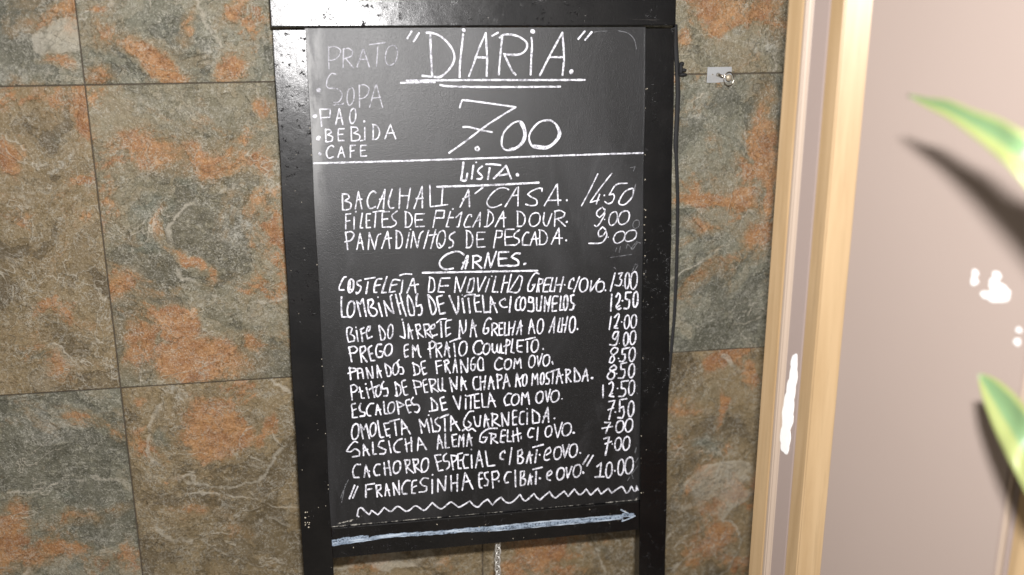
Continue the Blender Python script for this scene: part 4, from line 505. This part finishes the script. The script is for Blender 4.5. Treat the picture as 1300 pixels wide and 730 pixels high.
for x0, x1, w in ((-.2315, -.190, .0016), (-.196, -.150, .0009), (-.148, -.07, .0010), (-.06, .02, .0005), (.05, .16, .0004), (.18, .229, .0008)):
    ribbon(bm, [(x0, -.7041), ((x0+x1)/2, -.7039), (x1, -.7041)], w, .0045, .0003, .3)
dot(bm, .2292, -.7025, .0022, .0045, .0006)
ribbon(bm, [(-.222, -.7000), (-.200, -.6965), (-.188, -.6920)], .0022, .0045, .0002, .3)
s = NT('chalk_dust'); P = s.obj(); dmat = s.set(Base_Color=(.42, .40, .36), Roughness=.9, Alpha=s.step(s.noise(P, 160, 4, .7), .42, .62))
tag(meshobj('chalk_dust', bm, dmat, panel), 'chalk dust caught along the lower edge', kind='stuff')
# flecks of bare wood and old chalk along the inner edges of the frame
def flecks(parent, spots, y0):
    bm = bmesh.new()
    for x, z, r in spots: dot(bm, x, z, r, y0, .0003)
    tag(meshobj('paint_chips', bm, dmat2, parent), 'pale chips in the black paint', kind='stuff')
s = NT('bare_chip'); dmat2 = s.set(Base_Color=(.48, .43, .34), Roughness=.8)
rs = [(W2 - SW + random.choice((.0008, .0012, .0018, .003)), -random.uniform(.05, .70), random.uniform(.0003, .0009)) for _ in range(22)]
rs += [(W2 - SW + random.uniform(.004, .036), -random.uniform(.3, .78), random.uniform(.0002, .0005)) for _ in range(6)]
ls = [(-W2 + random.uniform(.004, .014), -.675 - random.uniform(0, .025), random.uniform(.0003, .0012)) for _ in range(12)]
ls += [(-W2 + random.uniform(.003, .039), -random.uniform(.12, .76), random.uniform(.0002, .0006)) for _ in range(14)] + [(-W2 + SW - .001, -random.uniform(.1, .7), .0006) for _ in range(10)]
bs = [(random.uniform(-.22, .22), -.7075 - random.uniform(0, .040), random.uniform(.0003, .0009)) for _ in range(16)]
stiles = [o for o in board.children if o.name.startswith('stile')]
flecks(stiles[1], rs, 0); flecks(stiles[0], ls, 0); flecks(brail, bs, .0006)

# ---------------------------------------------------------------- black strap hanging behind the right stile
s = NT('black_webbing'); P = s.obj(); strap_mat = s.set(Base_Color=(.009, .009, .010), Roughness=.75, Normal=s.bump(s.noise(P, 600, 3), .5, .0006))
SP = [(0.4870, 1.0960), (.4905, 1.0646), (.4945, 1.0313), (.4962, .9977), (.4952, .9636), (.4940, .9291), (.4972, .894), (.5020, .8465), (.5052, .7859), (.5066, .7241), (.5055, .6609), (.5020, .6095), (.4970, .5441), (.4900, .4773), (.4860, .42)]
strap = empty('hanging_strap', (.486, -.012, .42)); tag(strap, 'thin knotted black strap hanging behind the right stile of the menu board', 'strap')
def onwall(x, z, y): return Vector((x, y, z))
bm = bmesh.new(); q = [Vector((x - .486, .004 * math.sin(i * .9), z - .42)) for i, (x, z) in enumerate(SP)]
qq = []
for a, b in zip(q, q[1:]): qq += [a.lerp(b, t / 4) for t in range(4)]
qq.append(q[-1]); tube(bm, qq, [.0036 if i < 22 else .0027 for i in range(len(qq))], 8, flat=.45)
meshobj('webbing', bm, strap_mat, strap, True)
bm = bmesh.new()
for c, r in (((.4985, 1.0415), (.0038, .004, .0030)), ((.5025, 1.0325), (.0040, .004, .0026)), ((.5010, 1.0265), (.0062, .004, .0026)), ((.4975, 1.034), (.0036, .004, .009))):
    v = bmesh.ops.create_icosphere(bm, subdivisions=2, radius=1)['verts']
    for w in v:
        w.co = Vector((w.co.x * r[0], w.co.y * r[1], w.co.z * r[2])) * (1 + random.uniform(-.16, .16)) + Vector((c[0] - .486, -.001, c[1] - .42))
meshobj('knot', bm, strap_mat, strap, True)

# ---------------------------------------------------------------- small hook plate on the tiles
s = NT('cloudy_plastic'); P = s.obj(); plastic = s.set(Base_Color=(.50, .51, .52), Roughness=.35, Alpha=.55)
s = NT('worn_chrome'); P = s.obj(); chrome = s.set(Base_Color=(.62, .56, .48), Metallic=1.0, Roughness=.22)
s = NT('brass'); brass = s.set(Base_Color=(.42, .36, .27), Metallic=.5, Roughness=.5)
hook = empty('wall_hook', (.561, -.0005, 1.024)); tag(hook, 'small cloudy plastic plate with a metal ring, stuck on the tiles', 'hook')
bm = bmesh.new(); box(bm, (-.0185, -.0012, -.0110), (.0185, .0004, .0110), .0005); meshobj('plate', bm, plastic, hook)
bm = bmesh.new(); box(bm, (-.0185, -.0016, -.0112), (-.0172, -.0011, .0112)); box(bm, (.0172, -.0016, -.0112), (.0185, -.0011, .0112)); box(bm, (-.0171, -.0016, .0100), (.0171, -.0011, .0112)); box(bm, (-.0171, -.0016, -.0112), (.0010, -.0011, -.0100))
meshobj('plate_rim', bm, plastic, hook)
bm = bmesh.new(); tube(bm, [Vector((-.002, -.0012, 0)), Vector((-.002, -.006, 0)), Vector((.001, -.010, -.0015)), Vector((.004, -.011, -.002))], [.0032, .0024, .0020, .0016], 10); meshobj('stem', bm, chrome, hook, True)
bm = bmesh.new(); tube(bm, [Vector(((.0108 + .0078 * math.cos(a)), -.0125, -.005 + .0098 * math.sin(a))) for a in [2 * math.pi * k / 28 for k in range(28)]], .0007, 6, True); meshobj('ring', bm, chrome, hook, True)
bm = bmesh.new(); v = bmesh.ops.create_uvsphere(bm, u_segments=20, v_segments=12, radius=1)['verts']
for w in v: w.co = Vector((w.co.x * .0048 + .0105, w.co.y * .0030 - .0120, w.co.z * .0050 - .0035))
meshobj('knob', bm, brass, hook, True)
bm = bmesh.new(); v = bmesh.ops.create_uvsphere(bm, u_segments=10, v_segments=6, radius=.0012)['verts']
for w in v: w.co += Vector((-.0105, -.0014, .0005))
meshobj('rivet', bm, chrome, hook, True)

# ---------------------------------------------------------------- chain under the bottom rail
s = NT('galvanised_steel'); steel = s.set(Base_Color=(.62, .60, .56), Metallic=.6, Roughness=.42)
ch = empty('steel_chain', (.2150, -.0800, .345)); tag(ch, 'short steel chain with flat links hanging below the bottom rail of the board', 'chain')
bm = bmesh.new(); tube(bm, [Vector(p) for p in ((-.0085, -.002, -.0035), (-.0060, -.002, -.0012), (-.0020, -.002, -.0005), (.0018, -.002, -.0018), (.0022, -.002, -.005))], [.0008, .0013, .0014, .0012, .001], 8)
meshobj('hook', bm, steel, ch, True)
def link_mesh():
    bm = bmesh.new(); n = 18
    tube(bm, [Vector((.0043 * math.cos(a), .0, .0064 * math.sin(a))) for a in [2*math.pi*k/n for k in range(n)]], .00125, 6, True)
    me = bpy.data.meshes.new('link'); bm.to_mesh(me); bm.free(); me.materials.append(steel)
    for p in me.polygons: p.use_smooth = True
    return me
lm = link_mesh()
for k in range(14):
    o = link(bpy.data.objects.new('link', lm)); o.parent = ch
    o.location = (.0005 * math.sin(k), -.002, -.0065 - k * .0080); o.rotation_euler = (0, .12 * math.sin(k * 2.1), math.radians(38 if k % 2 else -38))

# ---------------------------------------------------------------- timber door standing ajar at the right
def wood(name, a, b, seed):
    s = NT(name); P = s.pos(); Q = s.scale(s.vmath('ADD', P, (seed, 0, seed)), (1, 1, .045))
    g = s.noise(Q, 55, 6, .6, .8); g2 = s.noise(Q, 190, 4, .6)
    col = s.mix(s.step(g, .35, .68), a, b); col = s.mix(s.math('MULTIPLY', s.step(g2, .55, .7), .35), col, tuple(c * .75 for c in a))
    return s.set(Base_Color=col, Roughness=.35, Normal=s.bump(g2, .12, .0006), Specular_IOR_Level=.4)
oak = wood('pale_oak', (.40, .272, .145), (.475, .335, .190), 0)
s = NT('cream_bead'); bead = s.set(Base_Color=(.42, .33, .26), Roughness=.4)
s = NT('mauve_seal'); seal = s.set(Base_Color=(.33, .262, .235), Roughness=.35)
s = NT('taupe_lacquer'); P = s.pos()
lac = s.set(Base_Color=s.mix(s.noise(P, 3.0, 4, .5), (.350, .281, .246), (.378, .306, .270)), Roughness=.32, Normal=s.bump(s.noise(P, 9, 3), .05, .004), Specular_IOR_Level=.4)
s = NT('white_filler'); filler = s.set(Base_Color=(.86, .86, .85), Roughness=.5)
door = empty('timber_door', (.62, -.40, 0)); tag(door, 'pale oak framed door with a taupe panel, standing ajar to the right of the menu board', 'door')
D0 = Vector((.62, -.40, 0))
def post(name, pts, mat, z0=.004, z1=2.08):
    bm = bmesh.new(); prism(bm, [(x - D0.x, y - D0.y) for x, y in pts], z0, z1)
    if len(pts) < 8: bmesh.ops.bevel(bm, geom=[e for e in bm.edges if abs(e.verts[0].co.z - e.verts[1].co.z) > 1], offset=.0015, segments=2, affect='EDGES')
    return meshobj(name, bm, mat, door)
PANEL = [(0.5948, -0.3700), (0.6739, -0.5900)]; PN = (0.94102, 0.33834)
SM = [[0.6508, -0.5256, 0.8613], [0.6508, -0.5259, 0.8529], [0.6591, -0.5488, 0.8639], [0.6586, -0.5474, 0.8552], [0.6607, -0.5532, 0.85], [0.6595, -0.55, 0.8424], [0.6623, -0.5579, 0.8471], [0.6558, -0.5397, 0.8421], [0.6701, -0.5794, 0.8158], [0.6701, -0.5795, 0.8032]]

A0, A1 = Vector(PANEL[0]), Vector(PANEL[1]); N2 = Vector(PN)
def back(p, d): return (p[0] + N2.x * d, p[1] + N2.y * d)
post('edge_stile', [(.5430, -.2600), (.5513, -.2848), (.590, -.2848), (.595, -.2600)], oak)
post('bead', [(.5514, -.2850), (.5530, -.2915), (.5586, -.2950), (.590, -.2950), (.590, -.2850)], bead)
post('seal_strip', [(.5587, -.2952), (.5675, -.3198), (.605, -.3198), (.595, -.2952)], seal)
post('stile', [(.5675, -.3200), (.5724, -.3450), (.6003, -.3605), (.635, -.345), (.625, -.3200)], oak)
pa, pb = A0 - (A1 - A0).normalized() * .004, A1
post('door_panel', [tuple(pa), tuple(pb), back(pb, .012), back(pa, .012)], lac)
post('bead', [(.6741, -.5903), (.6775, -.5945), (.6800, -.5935), back((.6790, -.592), .02), back((.6741, -.5903), .02)], bead)
post('seal_strip', [(.6802, -.5936), (.6830, -.5975), back((.6830, -.5975), .02), back((.6802, -.5936), .02)], seal)
post('stile', [(.6832, -.5978), (.6850, -.6100), (.7150, -.6600), back((.7150, -.6600), .04), back((.6832, -.5978), .04)], oak)
bm = bmesh.new(); v = [tuple(Vector(p) - D0.to_2d()) for p in (pa + Vector((.012, .006)), back(pb, .004), back(pb, .03), back(pa + Vector((.012, .006)), .03))]
prism(bm, v, .004, .16); prism(bm, v, 1.94, 2.08); meshobj('rail', bm, oak, door)
def smear(name, cs, origin, t, n, label):
    """white filler dabs on a vertical face: cs = (along, z, r_along, r_z)"""
    bm = bmesh.new()
    for i, (a, z, ra, rz) in enumerate(cs):
        k = 22; ph = random.uniform(0, 6); h = .0006 + i * .00012
        c = Vector((origin[0] + t[0] * a, origin[1] + t[1] * a, z)); T = Vector((t[0], t[1], 0)); Nn = Vector((n[0], n[1], 0))
        lo, hi = [], []
        for j in range(k):
            an = 2 * math.pi * j / k; f = 1 + .10 * math.sin(an * 3 + ph) + .06 * math.sin(an * 5 + ph * 2)
            p = c + T * (ra * f * math.cos(an)) + Vector((0, 0, rz * f * math.sin(an)))
            q = c + T * (ra * f * .9 * math.cos(an)) + Vector((0, 0, rz * f * .9 * math.sin(an)))
            lo.append(bm.verts.new(p + Nn * .0003 - D0)); hi.append(bm.verts.new(q - Nn * h - D0))
        bm.faces.new(hi)
        for j in range(k): bm.faces.new((lo[j], lo[(j+1) % k], hi[(j+1) % k], hi[j]))
    tag(meshobj(name, bm, filler, door), label)
T1 = (A1 - A0).normalized()
def al(x, y): return (Vector((x, y)) - A0).dot(T1)
smear('filler_smear', [(al(*SM[0][:2]), SM[0][2], .0040, .0045), (al(*SM[1][:2]), SM[1][2], .0046, .0050)], A0, T1, N2, 'small upright white filler dab left of the large one')
smear('filler_smear', [(al(*SM[2][:2]), SM[2][2], .0050, .0060), (al(*SM[3][:2]), SM[3][2], .0064, .0066), (al(*SM[4][:2]), SM[4][2], .0090, .0090), (al(*SM[5][:2]), SM[5][2], .0105, .0062), (al(*SM[6][:2]), SM[6][2], .0090, .0075), (al(*SM[7][:2]), SM[7][2], .0055, .0042)],
      A0, T1, N2, 'large lumpy white filler dab on the taupe panel')
smear('filler_smear', [(al(*SM[8][:2]), SM[8][2], .0035, .0030)], A0, T1, N2, 'upper of two tiny white filler dots')
smear('filler_smear', [(al(*SM[9][:2]), SM[9][2], .0040, .0042)], A0, T1, N2, 'lower of two tiny white filler dots')
S0, S1 = Vector((.5587, -.2952)), Vector((.5675, -.3198)); T2 = (S1 - S0).normalized(); NN2 = Vector((.94327, .33203))
smear('filler_smear', [(.0145, .688, .0060, .013), (.0150, .672, .0072, .018), (.0125, .652, .0080, .020), (.0110, .630, .0095, .024), (.0100, .608, .0100, .024), (.0095, .586, .0095, .020), (.0100, .571, .0075, .012)],
      S0, T2, NN2, 'long white filler smear on the mauve strip')

# ---------------------------------------------------------------- the plant whose leaves reach in from the right
s = NT('variegated_leaf'); uv = s.n('ShaderNodeUVMap'); sp = s.n('ShaderNodeSeparateXYZ'); s.l(uv.outputs[0], sp.inputs[0]); P = s.pos()
wv = s.math('MULTIPLY', s.math('SUBTRACT', s.noise(P, 60, 3), .5), .12); vv = s.math('ADD', sp.outputs[1], wv)
edge = s.math('MAXIMUM', s.step(vv, .62, .70), s.math('SUBTRACT', 1.0, s.step(vv, .10, .17)))
st = s.noise(s.scale(uv.outputs[0], (.6, 14, 1)), 4, 4)
green = s.mix(st, (.11, .20, .085), (.19, .29, .145)); cream = s.mix(st, (.25, .29, .095), (.31, .34, .14))
tip = s.math('SUBTRACT', 1.0, s.step(sp.outputs[0], .0, .07))
leaf_mat = s.set(Base_Color=s.mix(s.math('MULTIPLY', tip, .6), s.mix(edge, green, cream), (.50, .55, .40)), Roughness=.42, Subsurface_Weight=.12, Subsurface_Radius=(.004, .006, .002))
LEAF1 = [([0.4867, -0.639, 1.0602], [0.4872, -0.6398, 1.0576]), ([0.4871, -0.6688, 1.0599], [0.4854, -0.6708, 1.0524]), ([0.4868, -0.6999, 1.0612], [0.4842, -0.7035, 1.0473]), ([0.4873, -0.7316, 1.0572], [0.4823, -0.7357, 1.0403]), ([0.4876, -0.7642, 1.0545], [0.4806, -0.77, 1.0309]), ([0.4871, -0.7955, 1.0482], [0.48, -0.803, 1.019]), ([0.5099, -0.8059, 1.0339], [0.4967, -0.8156, 0.9934]), ([0.5417, -0.8163, 1.0033], [0.5196, -0.827, 0.9546]), ([0.5716, -0.8287, 0.9584], [0.546, -0.8422, 0.8983]), ([0.5902, -0.8426, 0.9017], [0.5706, -0.854, 0.8522])]
LEAF2 = [([0.5657, -0.6719, 0.8115], [0.5649, -0.6723, 0.8095]), ([0.5692, -0.684, 0.8129], [0.56, -0.6868, 0.798]), ([0.5705, -0.7014, 0.8121], [0.5561, -0.7072, 0.7842]), ([0.5703, -0.7212, 0.8082], [0.5535, -0.7295, 0.7704]), ([0.5693, -0.745, 0.8008], [0.5512, -0.7551, 0.7563]), ([0.5889, -0.752, 0.7756], [0.5678, -0.7635, 0.7245]), ([0.617, -0.7624, 0.7378], [0.5908, -0.7751, 0.68]), ([0.6524, -0.7778, 0.6827], [0.6296, -0.7893, 0.6308]), ([0.6882, -0.795, 0.6198], [0.666, -0.8028, 0.5806])]

plant = empty('potted_plant', (.70, -.80, 0)); tag(plant, 'plant with yellow-edged green strap leaves in front of the taupe door panel', 'plant')
PO = Vector((.70, -.80, 0))
def leaf(rows):
    bm = bmesh.new(); uvl = bm.loops.layers.uv.new('UVMap'); K = 7; fine = []
    R = [(Vector(a), Vector(b)) for a, b in rows]
    for i in range(len(R) - 1):
        for k in range(4):
            t = k / 4; p = [R[max(i-1, 0)], R[i], R[i+1], R[min(i+2, len(R)-1)]]
            def cr(j): return .5 * (2*p[1][j] + (p[2][j]-p[0][j])*t + (2*p[0][j]-5*p[1][j]+4*p[2][j]-p[3][j])*t*t + (3*p[1][j]-p[0][j]-3*p[2][j]+p[3][j])*t**3)
            fine.append((cr(0), cr(1)))
    fine.append(R[-1]); g = []
    for i, (a, b) in enumerate(fine):
        w = (a - b).length; row = []
        for k in range(K + 1):
            f = k / K; fold = Vector((.82, .57, 0)) * (w * .16 * (1 - abs(2 * f - 1)))
            row.append(bm.verts.new(a.lerp(b, f) + fold - PO))
        g.append(row)
    for i in range(len(g) - 1):
        for k in range(K):
            fc = bm.faces.new((g[i][k], g[i+1][k], g[i+1][k+1], g[i][k+1])); fc.smooth = True
            for lp, (u, v) in zip(fc.loops, ((i, k), (i+1, k), (i+1, k+1), (i, k+1))): lp[uvl].uv = (u / (len(g) - 1), v / K)
    me = bpy.data.meshes.new('leaf'); bm.to_mesh(me); bm.free(); me.materials.append(leaf_mat)
    o = link(bpy.data.objects.new('leaf', me)); o.parent = plant
    md = o.modifiers.new('thickness', 'SOLIDIFY'); md.thickness = .0009; return o
leaf(LEAF1); leaf(LEAF2)
s = NT('green_cane'); P = s.pos(); cane = s.set(Base_Color=s.mix(s.noise(P, 30, 4), (.10, .16, .05), (.28, .26, .12)), Roughness=.6)
bm = bmesh.new(); tube(bm, [Vector((0, 0, .20)), Vector((.004, .004, .45)), Vector((-.012, .0, .62)), Vector((-.028, .02, .84)), Vector((-.04, .03, .87))], [.014, .013, .012, .010, .006], 12)
meshobj('cane', bm, cane, plant, True)
s = NT('terracotta'); terra = s.set(Base_Color=(.42, .18, .09), Roughness=.8)
bm = bmesh.new(); prof = [(.0, 0), (.075, 0), (.105, .19), (.112, .19), (.112, .225), (.100, .225), (.095, .20), (.0, .20)]; n = 32; rg = []
for r, z in prof[1:-1]: rg.append([bm.verts.new((r * math.cos(2*math.pi*k/n), r * math.sin(2*math.pi*k/n), z)) for k in range(n)])
bm.faces.new(rg[0][::-1]); bm.faces.new(rg[-1])
for a, b in zip(rg, rg[1:]):
    for k in range(n): bm.faces.new((a[k], a[(k+1) % n], b[(k+1) % n], b[k]))
meshobj('pot', bm, terra, plant)
